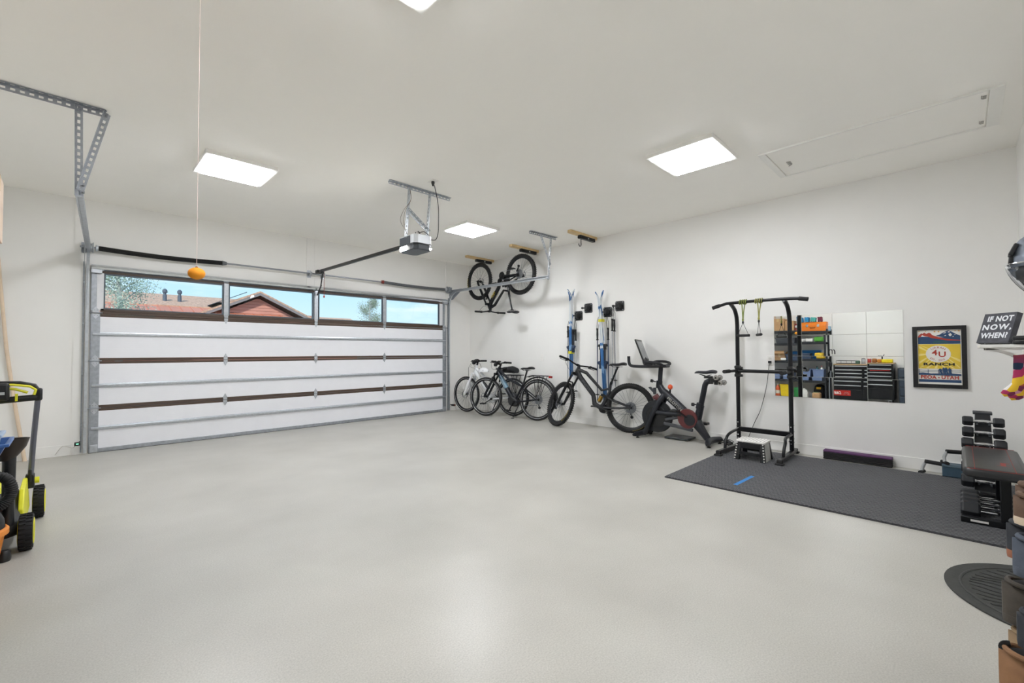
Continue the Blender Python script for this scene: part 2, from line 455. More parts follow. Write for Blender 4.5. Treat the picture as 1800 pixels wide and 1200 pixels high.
# hinges: pointed leaf plates over the joints
def hinge_plate(x, z, hh=.085, wdt=.024, tall_up=True):
    h = MB()
    poly = [(0, -hh), (wdt, -hh*.45), (wdt, hh*.45 if tall_up else 0), (0, hh) if tall_up else (wdt*.9, hh*.2), (-wdt, hh*.45) if tall_up else (-wdt, 0), (-wdt, -hh*.45)]
    h.prism(poly, (x, YF-.006, z), (1, 0, 0), (0, 0, 1), .006)
    o = h.build('hinge', GALV, g)
    kn = MB().cyl((x-wdt, YF-.012, z), (x+wdt, YF-.012, z), .007, n=8)
    for sx in (-.5, .5):
        for sz in (-.45, .45): kn.cyl((x+sx*wdt, YF-.006, z+sz*hh), (x+sx*wdt, YF-.016, z+sz*hh), .005, n=6)
    kn.build('pivot', STEEL, o)
for x in xm:
    for z in (SZ[1]-.03, SZ[2]-.03): hinge_plate(x, z)
    hinge_plate(x, 1.695)
for x in (DX0i+.045, DX1i-.045):
    for z in (SZ[1]-.03, SZ[2]-.03, SZ[3]-.02):
        hinge_plate(x, z, .075, .03)
        sx = -1 if x < 2 else 1
        MB().cyl((x-.06*sx, YF-.03, z), (x+.085*sx, YF-.03, z), .006, n=8).build('roller_stem', STEEL, g)
    sx = -1 if x < 2 else 1
    MB().box((x, YF-.03, 2.19), (.10, .05, .045)).build('top_bracket', GALV, g, bevel=.004)
    MB().cyl((x, YF-.045, 2.19), (x+.09*sx, YF-.045, 2.19), .006, n=8).build('roller_stem', STEEL, g)
    MB().box((x, YF-.012, .05), (.07, .02, .09)).build('bottom_bracket', GALV, g, bevel=.003)
# centre bracket with opener arm plate
MB().prism([(0, -.07), (.022, -.04), (.028, .05), (.02, .07), (-.02, .07), (-.028, .05), (-.022, -.04)], (2.826, YF-.016, 2.13), (1, 0, 0), (0, 0, 1), .006).build('arm_plate', GALV, g)

# tracks
def ctrack(pts, nrm_list, name, parent, w=.05, d=.028, th=.003):
    """C-shaped steel channel swept along pts; the open side faces nrm (sideways vector)"""
    o = MB(); rings = []
    pts = [V(p) for p in pts]
    for i, p in enumerate(pts):
        t = (pts[min(i+1, len(pts)-1)]-pts[max(i-1, 0)]).normalized()
        s = V(nrm_list); u = s.cross(t).normalized()
        pr = [(0, -w/2), (0, w/2), (d, w/2), (d, w/2-.012), (d-th, w/2-.012), (d-th, w/2-th), (th, w/2-th), (th, -w/2+th), (d-th, -w/2+th), (d-th, -w/2+.012), (d, -w/2+.012), (d, -w/2)]
        rings.append([p+s*a+u*b for a, b in pr])
    o.loft(rings)
    return o.build(name, GALV, parent)
def track_side(xv, xh, sgn, label, yend):
    t = thing('door_track', label, 'track', (xv, YF-.05, 0), 'garage door tracks')
    yt = YF-.052; R = .30; zt_ = 2.42
    pts = [(xv, yt, .02), (xv, yt, .6), (xv, yt, 1.3), (xv, yt, zt_-R)]
    for i in range(1, 9):
        a = PI/2*i/8; pts.append((xv, yt-R*(1-math.cos(a)), zt_-R+R*math.sin(a)))
    yy = yt-R
    n = 6
    for i in range(1, n+1):
        k = i/n; pts.append((xv+(xh-xv)*k, yy+(yend-yy)*k, zt_-.02*k))
    ctrack(pts, (-sgn, 0, 0), 'rail', t)
    n0 = len(pts)-7; st_ = MB()
    for dz0, dz1, dx0, dx1 in ((-.024, .022, .001, .004), (-.024, -.021, .001, .014)):
        st_.loft([[V(p)+V((sgn*dx, 0, dz)) for dx, dz in ((dx0, dz0), (dx1, dz0), (dx1, dz1), (dx0, dz1))] for p in (pts[n0], pts[-1])])
    st_.build('stiffener', GALV, t)
    a = MB()
    a.b2((xv+.012*sgn, YF-.02, .02), (xv+.015*sgn, YA-.013, 2.30)); a.b2((xv+.012*sgn, YA-.016, .02), (xv+.026*sgn, YA-.013, 2.30))
    a.build('wall_angle', GALVD, t)
    for z in (.35, .95, 1.55, 2.05):
        b = MB(); b.box((xv+.010*sgn, YF-.025, z), (.004, .07, .05)); b.cyl((xv+.01*sgn, YF-.03, z), (xv+.022*sgn, YF-.03, z), .008, n=6)
        b.build('track_clip', GALV, t)
    c = MB().prism([(-.02, .06), (-.02, -.14), (-.14, -.14), (-.42, .02), (-.42, .06)], (xv+.018*sgn, YA-.03, 2.40), (0, 1, 0), (0, 0, 1), .003)
    c.build('flag_bracket', GALVD, t)
    return t
tl = track_side(.118, .02, -1, 'galvanised curved garage door track on the left of the door', 4.60)
tr = track_side(5.472, 5.44, 1, 'galvanised curved garage door track ending below the hanging bike', 4.62)

def angle_bar(o, p0, p1, w=.035, up=(0, 0, 1), side=(0, 1, 0), holes=True):
    """perforated steel angle: two thin flanges; the holes are dark slots proud by a hair"""
    p0 = V(p0); p1 = V(p1); d = (p1-p0).normalized(); s = (V(side)-d*V(side).dot(d)).normalized(); u = d.cross(s)
    L = (p1-p0).length; n = max(1, int(L/.045)); th = .0025
    # each flange drawn as a ladder so that the slots are really open
    for a, b in ((s, u), (u, s)):
        for off in (0, w*.68):
            o.bar(p0+a*(off+w*.16)+b*th/2, p1+a*(off+w*.16)+b*th/2, w*.32, th, up=b)
        for i in range(n+1):
            c = p0+d*(L*i/n)+a*(w*.5)+b*th/2
            q = .011 if 0 < i < n else .006
            c0 = c-d*q; c1 = c+d*q
            o.bar(c0, c1, w*.40, th, up=b)
    return o

hg = thing('track_hanger', 'perforated steel angle hanger holding the left door track to the ceiling', 'hanger', (0, 4.58, HC-.7), 'perforated hangers')
angle_bar(MB(), (-.74, 4.58, HC-.004), (.165, 4.58, HC-.004), .045, side=(0, -1, 0)).build('ceiling_bar', GALVD, hg)
angle_bar(MB(), (-.005, 4.585, HC-.01), (.004, 4.60, 2.37), .045, side=(1, 0, 0)).build('drop_bar', GALVD, hg)
angle_bar(MB(), (.150, 4.575, HC-.015), (.012, 4.592, 2.42), .045, side=(1, 0, .1)).build('brace_bar', GALVD, hg)
for x, z in ((.0, HC-.03), (.15, HC-.03), (.03, 2.45), (.03, 2.40)): MB().cyl((x+.02, 4.56, z), (x+.02, 4.61, z), .009, n=6).build('bolt', STEEL, hg)
hg = thing('track_hanger', 'perforated steel angle hanger beside the hanging bike and its track end', 'hanger', (5.45, 4.6, HC-.7), 'perforated hangers')
angle_bar(MB(), (4.95, 4.60, HC-.004), (5.56, 4.58, HC-.004), .04, side=(0, -1, 0)).build('ceiling_bar', GALVD, hg)
angle_bar(MB(), (5.47, 4.585, HC-.01), (5.462, 4.64, 2.36), .04, side=(-1, 0, 0)).build('drop_bar', GALV, hg)
angle_bar(MB(), (5.18, 4.595, HC-.015), (5.455, 4.63, 2.60), .04, side=(1, 0, 0)).build('brace_bar', GALV, hg)

# torsion shaft, springs, drums
sh = thing('torsion_shaft', 'long steel torsion shaft with springs above the garage door', 'torsion spring', (2.8, YA-.085, 2.40))
ys, zs_ = YA-.085, 2.465
MB().cyl((.06, ys, zs_), (5.53, ys, zs_), .0125, n=10).build('shaft', STEEL, sh)
BLKSP = M('oiled_spring', '#19191a', .5, .4, .2, 60)
GRYSP = M('grey_spring', '#6f7276', .45, .6, .2, 60)
def coil(o, x0, x1, R, r, turns, sag=0.0, n=8):
    N = int(turns*n); pts = []
    for i in range(N+1):
        k = i/N; a = 2*PI*turns*k; pts.append((x0+(x1-x0)*k, ys+R*math.cos(a), zs_+R*math.sin(a)-sag*math.sin(PI*k)))
    o.tube(pts, r, 5)
o = MB(); o.tube([(.215+(1.30-.015)*k/10, ys, zs_-.018*math.sin(PI*k/10)) for k in range(11)], .0285, 10); coil(o, .215, 1.50, .027, .004, 190, .018, 8); o.build('spring_coil', BLKSP, sh)
o = MB(); o.tube([(4.0+1.37*k/10, ys, zs_-.016*math.sin(PI*k/10)) for k in range(11)], .0245, 10); coil(o, 4.0, 5.37, .0235, .004, 190, .016, 8); o.build('spring_coil', GRYSP, sh)
REDP = M('red_cone', '#7a2f28', .5, .3)
MB().lathe([(.02, 0), (.036, .006), (.03, .03), (.022, .06)], (1.495, ys, zs_), (1, 0, 0), 12).build('winding_cone', GRYSP, sh)
MB().lathe([(.02, 0), (.034, .006), (.03, .03), (.022, .05)], (4.0, ys, zs_), (-1, 0, 0), 12).build('winding_cone', REDP, sh)
for x, s in ((.145, 1), (5.44, -1)):
    MB().lathe([(.02, -.03), (.062, -.028), (.062, -.018), (.048, -.012), (.048, .02), (.062, .026), (.062, .034), (.02, .036)], (x, ys, zs_), (s, 0, 0), 18).build('cable_drum', GALVD, sh)
    MB().lathe([(.02, 0), (.04, .004), (.04, .012), (.026, .03), (.026, .05)], (x+.05*s, ys, zs_), (s, 0, 0), 14).build('spring_cone', GALV, sh)
for x, s in ((.075, 1), (5.505, -1)):
    MB().box((x, YA-.06, zs_), (.006, .12, .10)).box((x+.02*s, YA-.018, zs_), (.04, .010, .13)).build('end_bearing_plate', GALVD, sh, bevel=.002)
for x in (2.715, 2.925):
    MB().lathe([(.018, -.018), (.045, -.016), (.045, -.006), (.03, .0), (.03, .018), (.018, .02)], (x, ys, zs_), (1, 0, 0), 14).build('bearing', GALV, sh)
    MB().box((x, YA-.045, zs_), (.006, .085, .085)).box((x, YA-.014, zs_), (.06, .006, .12)).build('centre_bracket', GALV, sh, bevel=.002)
for s, x in ((1, .128), (-1, 5.457)):
    MB().cyl((x, ys-.04, zs_), (x, YF-.02, .08), .002, n=5).build('lift_cable', STEEL, sh)

# safety sensors by the door
def sensor(label, x, sx, y, z, lens, lit):
    t = thing('safety_sensor', label, 'sensor', (x, y, z-.03))
    MB().box((x+.02*sx, y-.05, z), (.05, .085, .035)).build('body', M('sensor_case_'+lens, '#12241d' if lit else '#181818', .4), t, bevel=.004)
    MB().box((x, y, z+.01), (.012, .09, .012)).build('bracket', BLKM, t)
    m = Memit('sensor_led', (.35, 1, .7), 1.2) if lit else M('amber_lens', '#b5512d', .3)
    MB().box((x+.02*sx, y-.096, z+.004), (.022, .008, .012)).build('lens', m, t)
    MB().tube(smooth_path([(x+.03*sx, y+.0, z-.015), (x+.06*sx, YA-.02, z-.06), (x+.14*sx, YA-.014, z-.03), (x+.20*sx, YA-.014, z-.12)]), .002, 5).build('wire', M('wire_grey', '#b7b2a8', .6), t)
sensor('small dark sensor with green light at the foot of the left door track', .09, -1, 7.30, .145, 'green', True)
sensor('small black sensor at the foot of the right door track', 5.50, 1, 7.30, .125, 'amber', False)
# ------------------------------------------------------------------ opener
op = thing('garage_opener', 'grey and white garage door opener hanging from perforated steel bars', 'opener', (2.78, 4.33, 2.30))
ox, oy = 2.775, 4.35
GREYP = M('opener_dark', '#3c4148', .4, 0, .05)
SILV = M('opener_silver', '#d5d9de', .35, .2, .03)
def oct_(w, l, c): return [(-w, -l+c), (-w+c, -l), (w-c, -l), (w, -l+c), (w, l-c), (w-c, l), (-w+c, l), (-w, l-c)]
MB().prism(oct_(.118, .175, .035), (ox, oy, 2.40), (1, 0, 0), (0, 1, 0), .105).build('housing', SILV, op, bevel=.006)
MB().prism(oct_(.112, .168, .04), (ox, oy, 2.335), (1, 0, 0), (0, 1, 0), .065).build('lower_housing', GREYP, op, bevel=.008)
MB().prism(oct_(.121, .178, .035), (ox, oy, 2.395), (1, 0, 0), (0, 1, 0), .012).build('trim_band', DARKG, op)
MB().box((ox-.116, oy+.03, 2.45), (.012, .22, .09)).build('side_panel', GREYP, op, bevel=.004)
OEM = Memit('opener_lamp', (1, .97, .92), OPENER_STRENGTH)
MB().box((ox-.098, oy+.07, 2.368), (.045, .15, .05)).build('lamp_lens', OEM, op, bevel=.012)
MB().box((ox+.098, oy-.150, 2.362), (.03, .035, .022)).build('lamp_lens', OEM, op, bevel=.012)
MB().bar((ox, oy+.17, 2.445), (2.80, 7.20, 2.492), .035, .04).build('rail', M('rail_black', '#222325', .35, .5), op, bevel=.004)
rb = MB().box((2.80, 7.22, 2.492), (.06, .10, .05)); rb.cyl((2.775, 7.25, 2.492), (2.825, 7.25, 2.492), .03, n=12); rb.build('header_bracket', BLKM, op, bevel=.003)
MB().box((2.80, 7.08, 2.47), (.045, .09, .055)).build('trolley', BLKM, op, bevel=.004)
arm = MB(); arm.bar((2.815, 7.08, 2.46), (2.83, 7.20, 2.24), .008, .028, up=(0, 1, 0)); arm.bar((2.835, 7.18, 2.28), (2.83, 7.335, 2.13), .008, .028, up=(0, 1, 0)); arm.build('door_arm', BLKM, op)
MB().cyl((2.83, 7.06, 2.45), (2.83, 7.06, 2.10), .004, n=6).build('release_cord', M('cord_red', '#8c3a2c', .7), op)
MB().lathe([(.004, 0), (.012, .01), (.012, .03), (.004, .04)], (2.83, 7.06, 2.06), (0, 0, 1), 8).build('release_knob', M('knob_red', '#b33a26', .5), op)
for nm, a, b, sd in (('ceiling_bar', (2.40, 4.29, HC-.004), (3.21, 4.29, HC-.004), (0, -1, 0)), ('drop_bar', (2.69, 4.31, HC-.01), (2.655, 4.33, 2.49), (-1, 0, 0)), ('drop_bar', (2.925, 4.31, HC-.01), (2.895, 4.33, 2.49), (1, 0, 0)), ('brace_bar', (2.645, 4.305, 2.80), (2.925, 4.305, 2.60), (0, -1, 0))):
    angle_bar(MB(), a, b, .036, side=sd).build(nm, GALV, op)
w = MB(); w.tube(smooth_path([(ox+.11, oy-.15, 2.47), (ox+.16, oy-.17, 2.48), (2.93, 4.13, 2.55), (2.90, 4.08, 2.68), (2.86, 4.03, 2.82), (2.80, 4.0, 2.98), (2.765, 3.99, 3.03)]), .0045, 6); w.build('power_cord', BLK, op)
w = MB().lathe([(.008, -.05), (.018, -.02), (.018, 0)], (2.76, 3.985, 3.045), (0, 0, 1), 10); w.build('plug', BLK, op)
w = MB()
for k, dx in ((0, 0), (1, -.02)):
    w.tube(smooth_path([(2.66, 4.29, 3.03), (2.67, 4.28, 2.9), (2.60+dx, 4.28, 2.76), (2.585+dx*2, 4.29, 2.64), (2.62, 4.3, 2.54), (2.64, 4.3, 2.50)]), .0022, 5)
w.build('control_wire', M('wire_brown', '#6a5a4b', .7), op)
w = MB(); w.arc((2.74, 4.25, 2.52), (0, 1, 0), .03, .005, 0, 5.2, n=18, m=6); w.tube([(2.71, 4.2, 2.515), (2.78, 4.19, 2.545), (2.86, 4.2, 2.515)], .004, 6); w.build('coiled_wire', BLK, op)
tag(MB().box((2.76, 3.985, 3.047), (.075, .115, .006)).build('ceiling_outlet', WHT, loc=(2.76, 3.985, 3.044), bevel=.002), 'small white ceiling outlet where the opener is plugged in', 'outlet')

# parking ball on a string
pb = thing('parking_ball', 'orange foam ball hanging on a thin pink string from the ceiling', 'ball', (.428, 2.60, 1.555))
FOAM = M('orange_foam', '#f09a1c', .7, 0, .05, 30, .15, 200)
MB().sphere((.428, 2.60, 1.582), (.036, .036, .029), 24, 14).build('ball', FOAM, pb)
MB().cyl((.428, 2.60, 1.608), (.428, 2.60, HC), .0009, n=5).build('string', M('pink_string', '#ecd5cb', .7), pb)
MB().sphere((.428, 2.60, 1.612), .006, 8, 6).build('knot', M('knot_brown', '#7d4a22', .7), pb)

# wooden ceiling boards with bicycle hoists
PINE = M('pine_board', '#d9bd8c', .6, 0, .12, 14, .1, 60)
for i, (y, hook, lab) in enumerate(((6.63, False, 'above the front wheel of the hanging bike'), (5.42, True, 'above the rear wheel of the hanging bike'), (4.15, True, 'with an empty hook, nearest the room'))):
    t = thing('ceiling_board', 'short pine board with black bike hoist '+lab, 'bike hoist', (5.70, y, HC-.1), 'bike hoists')
    bd = MB().prism([(-.36, -.045), (.33, -.045), (.36, -.02), (.36, .045), (-.33, .045), (-.36, .02)], (5.705, y, HC-.038), (1, 0, 0), (0, 1, 0), .038); bd.build('board', PINE, t, bevel=.003)
    s = MB().bar((5.58, y-.02, HC-.066), (5.98, y-.02, HC-.066), .055, .052); s.build('hoist_rail', BLKM, t, bevel=.006)
    MB().box((5.79, y-.049, HC-.066), (.03, .003, .025)).build('badge', M('badge_grey', '#a6a6a6', .4), t)
    c = MB(); c.cyl((5.60, y-.05, HC-.066), (5.60, y+.012, HC-.066), .016, n=10); c.cyl((5.95, y-.05, HC-.066), (5.95, y+.012, HC-.066), .016, n=10); c.build('pulley', BLK, t)
    h = MB()
    if i == 2:
        h.tube([(5.63, y-.02, HC-.09), (5.63, y-.02, HC-.15), (5.635, y-.02, HC-.18), (5.62, y-.02, HC-.21), (5.59, y-.02, HC-.215), (5.57, y-.02, HC-.19), (5.572, y-.02, HC-.175)], .006, 8)
    else:
        h.tube([(5.71, y-.03, HC-.09), (5.71, y-.03, HC-.13)], .004, 6); h.tube([(5.75, y-.03, HC-.09), (5.75, y-.03, HC-.13)], .004, 6)
        h.arc((5.72, y-.03, HC-.135), (0, 1, 0), .036, .006, PI*.5, PI*1.5, ref=(0, 0, 1), n=12, m=6)
    h.build('hook', BLKM, t)
# ------------------------------------------------------------------ bicycles
def ring_pts(c, R, n=24): return [(c[0]+R*math.cos(2*PI*i/n), c[1], c[2]+R*math.sin(2*PI*i/n)) for i in range(n)]

def make_wheel(root, c, R, tr, mtx, name, knob, tire_stripe, rimcol, seed, disc=True, cassette=False, decal=None):
    rnd = random.Random(seed)
    t = MB(mtx); t.arc(c, (0, 1, 0), R-tr, tr, n=48, m=10)
    if knob:
        for i in range(64):
            a = 2*PI*i/64
            for yy, dr in ((-tr*.62, -tr*.10), (0, .0), (tr*.62, -tr*.10)):
                aa = a+(0 if yy else PI/64); rr = R+dr
                p = V((c[0]+rr*math.cos(aa), c[1]+yy, c[2]+rr*math.sin(aa)))
                t.box(p, (.010, tr*.42, .016), Matrix.Rotation(-aa, 3, 'Y'))
    w = t.build(name, RUB, root)
    rm = MB(mtx); Ri = R-2*tr+.004
    prof = []
    rings = []
    for i in range(48):
        a = 2*PI*i/48; e = V((math.cos(a), 0, math.sin(a))); cc = V(c)
        rings.append([cc+e*(Ri+dz)+V((0, dy, 0)) for dy, dz in ((-.014, .006), (-.012, -.012), (-.004, -.020), (.004, -.020), (.012, -.012), (.014, .006))])
    rings.append(rings[0]); rm.loft(rings, cap=False); rm.build('rim', rimcol, w)
    sp = MB(mtx)
    for i in range(28):
        a = 2*PI*i/28; s = 1 if i % 2 else -1; a2 = a+(.55 if (i//2) % 2 else -.55)
        p0 = V(c)+V((.022*math.cos(a2), s*.028, .022*math.sin(a2))); p1 = V(c)+V(((Ri-.016)*math.cos(a), 0, (Ri-.016)*math.sin(a)))
        sp.tube([p0, p1], .0013, 4, cap=False)
    sp.build('spokes', M('spoke', '#55585c', .3, .8), w)
    h = MB(mtx); h.cyl(V(c)+V((0, -.05, 0)), V(c)+V((0, .05, 0)), .012, n=10); h.cyl(V(c)+V((0, -.033, 0)), V(c)+V((0, -.024, 0)), .026, n=12); h.cyl(V(c)+V((0, .024, 0)), V(c)+V((0, .033, 0)), .026, n=12); h.build('hub', BLKM, w)
    if disc:
        d = MB(mtx); d.arc(V(c)+V((0, .04, 0)), (0, 1, 0), .075, .009, n=28, m=6, flat=.12)
        for i in range(5):
            a = 2*PI*i/5; d.bar(V(c)+V((0, .04, 0)), V(c)+V((.07*math.cos(a), .04, .07*math.sin(a))), .008, .002, up=(0, 1, 0))
        d.build('brake_disc', STEEL, w)
    if cassette:
        k = MB(mtx)
        for q, rr in enumerate((.085, .07, .058, .048, .038, .03)):
            k.lathe([(rr, 0), (rr, .002)], V(c)+V((0, -.034-.0045*q, 0)), (0, -1, 0), 24)
        k.build('cassette', STEEL, w)
    if decal:
        dm, a0, a1 = decal
        q = MB(mtx); n = 7
        for i in range(n):
            a = a0+(a1-a0)*(i+.5)/n; da = (a1-a0)/n*.36
            for sy in (-1, 1):
                rr = R-tr*.95
                q.arc(V(c)+V((0, sy*tr*.93, 0)), (0, 1, 0), rr, .008, -(a-da), -(a+da), ref=(1, 0, 0), n=3, m=4, flat=.35)
        q.build('tire_lettering', dm, w)
    if tire_stripe:
        q = MB(mtx)
        for sy in (-1, 1): q.arc(V(c)+V((0, sy*tr*.86, 0)), (0, 1, 0), R-tr*1.5, .003, n=48, m=4)
        q.build('reflective_stripe', M('reflex', '#c9ccd0', .3, .3), w)
    return w

def saddle_mb(mtx, c, L=.27, W=.14, tilt=0.0):
    o = MB(mtx); R = Matrix.Rotation(tilt, 3, 'Y'); rings = []
    prof = [(-.5, .42, .030, .004), (-.47, .80, .046, .008), (-.36, 1.0, .052, .012), (-.22, .92, .050, .008), (-.08, .60, .044, .0), (.1, .36, .040, -.002), (.3, .29, .036, .0), (.44, .25, .030, -.004), (.5, .12, .016, -.012)]
    for x, w, h, z in prof:
        ring = []
        for j in range(12):
            a = 2*PI*j/12; y = math.cos(a)*W*.5*w; zz = math.sin(a)*h*.5*(1.0 if math.sin(a) > 0 else .9)+z
            ring.append(V(c)+R @ V((x*L, y, zz)))
        rings.append(ring)
    o.loft(rings); return o

def bicycle(name, label, loc, yaw, lean, steer, S):
    root = thing(name, label, 'bicycle', loc, 'bicycles', rot=(lean, 0, yaw))
    wb, R, tr = S['wb'], S['R'], S['tr']
    ha = math.radians(S.get('ha', 68)); ax = V((-math.cos(ha), 0, math.sin(ha))); perp = V((-math.sin(ha), 0, -math.cos(ha)))
    RA = V((0, 0, R)); FA = V((wb, 0, R)); BB = V(S.get('bb', (.44, 0, .30)))
    A0 = FA+perp*.045
    HB = A0+ax*S.get('fork', .50); HT = HB+ax*S.get('ht', .13)
    I4 = Matrix.Identity(4)
    ST = Matrix.Translation(HB) @ Matrix.Rotation(steer, 4, ax) @ Matrix.Translation(-HB)
    FM = S['frame']; FK = S.get('forkmat', BLKM)
    rim = S.get('rim', BLKM)
    make_wheel(root, FA, R, tr, ST, 'front_wheel', S.get('knob'), S.get('stripe'), rim, 1, True, False, S.get('decal_f'))
    make_wheel(root, RA, R, tr, I4, 'rear_wheel', S.get('knob'), S.get('stripe'), rim, 2, True, True, S.get('decal_r'))
    # fork
    f = MB(ST)
    crown = HB+ax*-.01
    for s in (-1, 1):
        y = s*.062
        up = crown+V((0, y, 0)); dn = FA+V((0, y*.95, 0)); mid = up.lerp(dn, .45)
        f.tube([up+ax*.02, up, mid], .017*S.get('fkr', 1), 10)
    f.bar(crown+V((0, -.075, 0)), crown+V((0, .075, 0)), .05, .045)
    f.tube([crown, HT+ax*.02], .019, 10)
    fo = f.build('fork', FK, root, bevel=0)
    lo = MB(ST)
    for s in (-1, 1):
        y = s*.062; up = crown+V((0, y, 0)); dn = FA+V((0, y*.95, 0))
        lo.tube([up.lerp(dn, .38), up.lerp(dn, .42), up.lerp(dn, .9), dn+V((0, 0, -.005))], [q*S.get('fkr', 1) for q in (.019, .024, .021, .016)], 10)
    br = FA+ax*(R+.035)+perp*0
    lo.tube([up.lerp(dn, .42)+V((0, -.124, 0)), br+V((-.0, -.04, 0)), br+V((0, .04, 0)), up.lerp(dn, .42)], .013, 8)
    lo.build('fork_lower', S.get('forklow', FK), fo)
    # stem, bar
    sc = HT+ax*S.get('spacer', .03); fwd = V((math.sin(ha), 0, math.cos(ha)))
    bc = sc+fwd*S.get('stem', .05)+V((0, 0, S.get('rise0', .0)))
    MB(ST).tube([HT, sc+ax*.02], .018, 10).tube([sc, bc], [.018, .016], 10).cyl(bc+V((0, -.025, 0)), bc+V((0, .025, 0)), .021).build('stem', BLKM, root)
    hw, rise, back = S.get('hw', .37), S.get('rise', .03), S.get('back', .04)
    h = MB(ST)
    pts = [bc+V((-back, -hw, rise)), bc+V((-back*.45, -hw*.55, rise)), bc+V((0, -hw*.25, rise*.4)), bc+V((.0, -.03, 0)), bc+V((0, .03, 0)), bc+V((0, hw*.25, rise*.4)), bc+V((-back*.45, hw*.55, rise)), bc+V((-back, hw, rise))]
    h.tube(smooth_path(pts, 3), .0125, 8); hb = h.build('handlebar', BLKM, root)
    for s in (-1, 1):
        a = bc+V((-back*1.0, s*hw, rise)); b_ = bc+V((-back*.66, s*(hw-.13), rise))
        MB(ST).tube([a+(a-b_)*.03, b_], .0175, 10).build('grip', RUB, hb)
        c_ = bc+V((-back*.5, s*(hw-.16), rise))
        lv = MB(ST); lv.cyl(c_+V((0, s*-.012, 0)), c_+V((0, s*.012, 0)), .022, n=10); lv.bar(c_+V((.0, 0, -.01)), c_+V((.05, s*.0, -.012)), .02, .02)
        lv.tube([c_+V((.05, 0, -.012)), c_+V((.06, s*.03, -.014)), c_+V((.035, s*.11, -.014)), c_+V((.03, s*.13, -.012))], .005, 6); lv.build('brake_lever', BLKM, hb)
        cb = MB(ST); cb.tube(smooth_path([c_+V((.05, 0, -.01)), c_+V((.12, -s*.05, -.03)), bc+V((.10, s*.06, -.10)), HT+V((.03, s*.03, -.05)), crown+V((-.01, s*.02, 0))], 4), .0025, 5); cb.build('brake_cable', BLK, hb)
    # crank
    ca = S.get('crank_a', 2.9)
    cr = MB(); 
    for s, aa in ((-1, ca), (1, ca+PI)):
        e = BB+V((.168*math.cos(aa), s*.075, .168*math.sin(aa))); cr.bar(BB+V((0, s*.062, 0)), e, .014, .026, up=(0, 1, 0))
    cr.cyl(BB+V((0, -.07, 0)), BB+V((0, .07, 0)), .022, n=12)
    ck = cr.build('crank', BLKM, root, bevel=.003)
    for s, aa in ((-1, ca), (1, ca+PI)):
        e = BB+V((.168*math.cos(aa), s*.125, .168*math.sin(aa)))
        MB().box(e, (.10, .085, .018)).box(e+V((.035, 0, 0)), (.012, .10, .026)).box(e+V((-.035, 0, 0)), (.012, .10, .026)).build('pedal', BLK, ck, bevel=.003)
    cg = MB(); cg.lathe([(.068, 0), (.072, .0015), (.068, .003)], BB+V((0, -.055, 0)), (0, -1, 0), 32)
    for i in range(30):
        a = 2*PI*i/30; cg.box(BB+V((.073*math.cos(a), -.0565, .073*math.sin(a))), (.006, .003, .006), Matrix.Rotation(-a, 3, 'Y'))
    cg.build('chainring', BLKM, ck)
    ch = MB(); yy = -.057
    ch.tube([BB+V((.0, yy, .073)), RA+V((0, yy, .05))], .0035, 4); ch.tube([BB+V((0, yy, -.073)), RA+V((.03, yy, -.10)), RA+V((.01, yy, -.13))], .0035, 4)
    ch.build('chain', STEEL, root)
    dr = MB(); dr.bar(RA+V((0, -.06, -.01)), RA+V((.015, -.066, -.06)), .02, .03); dr.bar(RA+V((.02, -.066, -.055)), RA+V((-.012, -.066, -.14)), .008, .026, up=(0, 1, 0))
    dr.cyl(RA+V((.022, -.075, -.058)), RA+V((.022, -.055, -.058)), .022, n=10); dr.cyl(RA+V((-.012, -.075, -.14)), RA+V((-.012, -.055, -.14)), .022, n=10); dr.build('derailleur', BLKM, root)
    S['build'](root, locals())
    return root

def seat(root, L, ST_top, sad, m=BLKM, W=.15, tilt=0.0):
    MB().tube([ST_top, V(sad)+V((0, 0, -.035))], [.015, .015], 10).build('seatpost', m, root)
    MB().tube([V(sad)+V((-.07, .022, -.03)), V(sad)+V((.06, .02, -.036)), V(sad)+V((.11, .008, -.012))], .0035, 5).tube([V(sad)+V((-.07, -.022, -.03)), V(sad)+V((.06, -.02, -.036)), V(sad)+V((.11, -.008, -.012))], .0035, 5).box(V(sad)+V((0, 0, -.034)), (.04, .05, .018)).build('saddle_rail', BLKM, root)
    saddle_mb(None, V(sad), .27, W, tilt).build('saddle', M('saddle_vinyl', '#1b1c1f', .5, 0, .1), root)

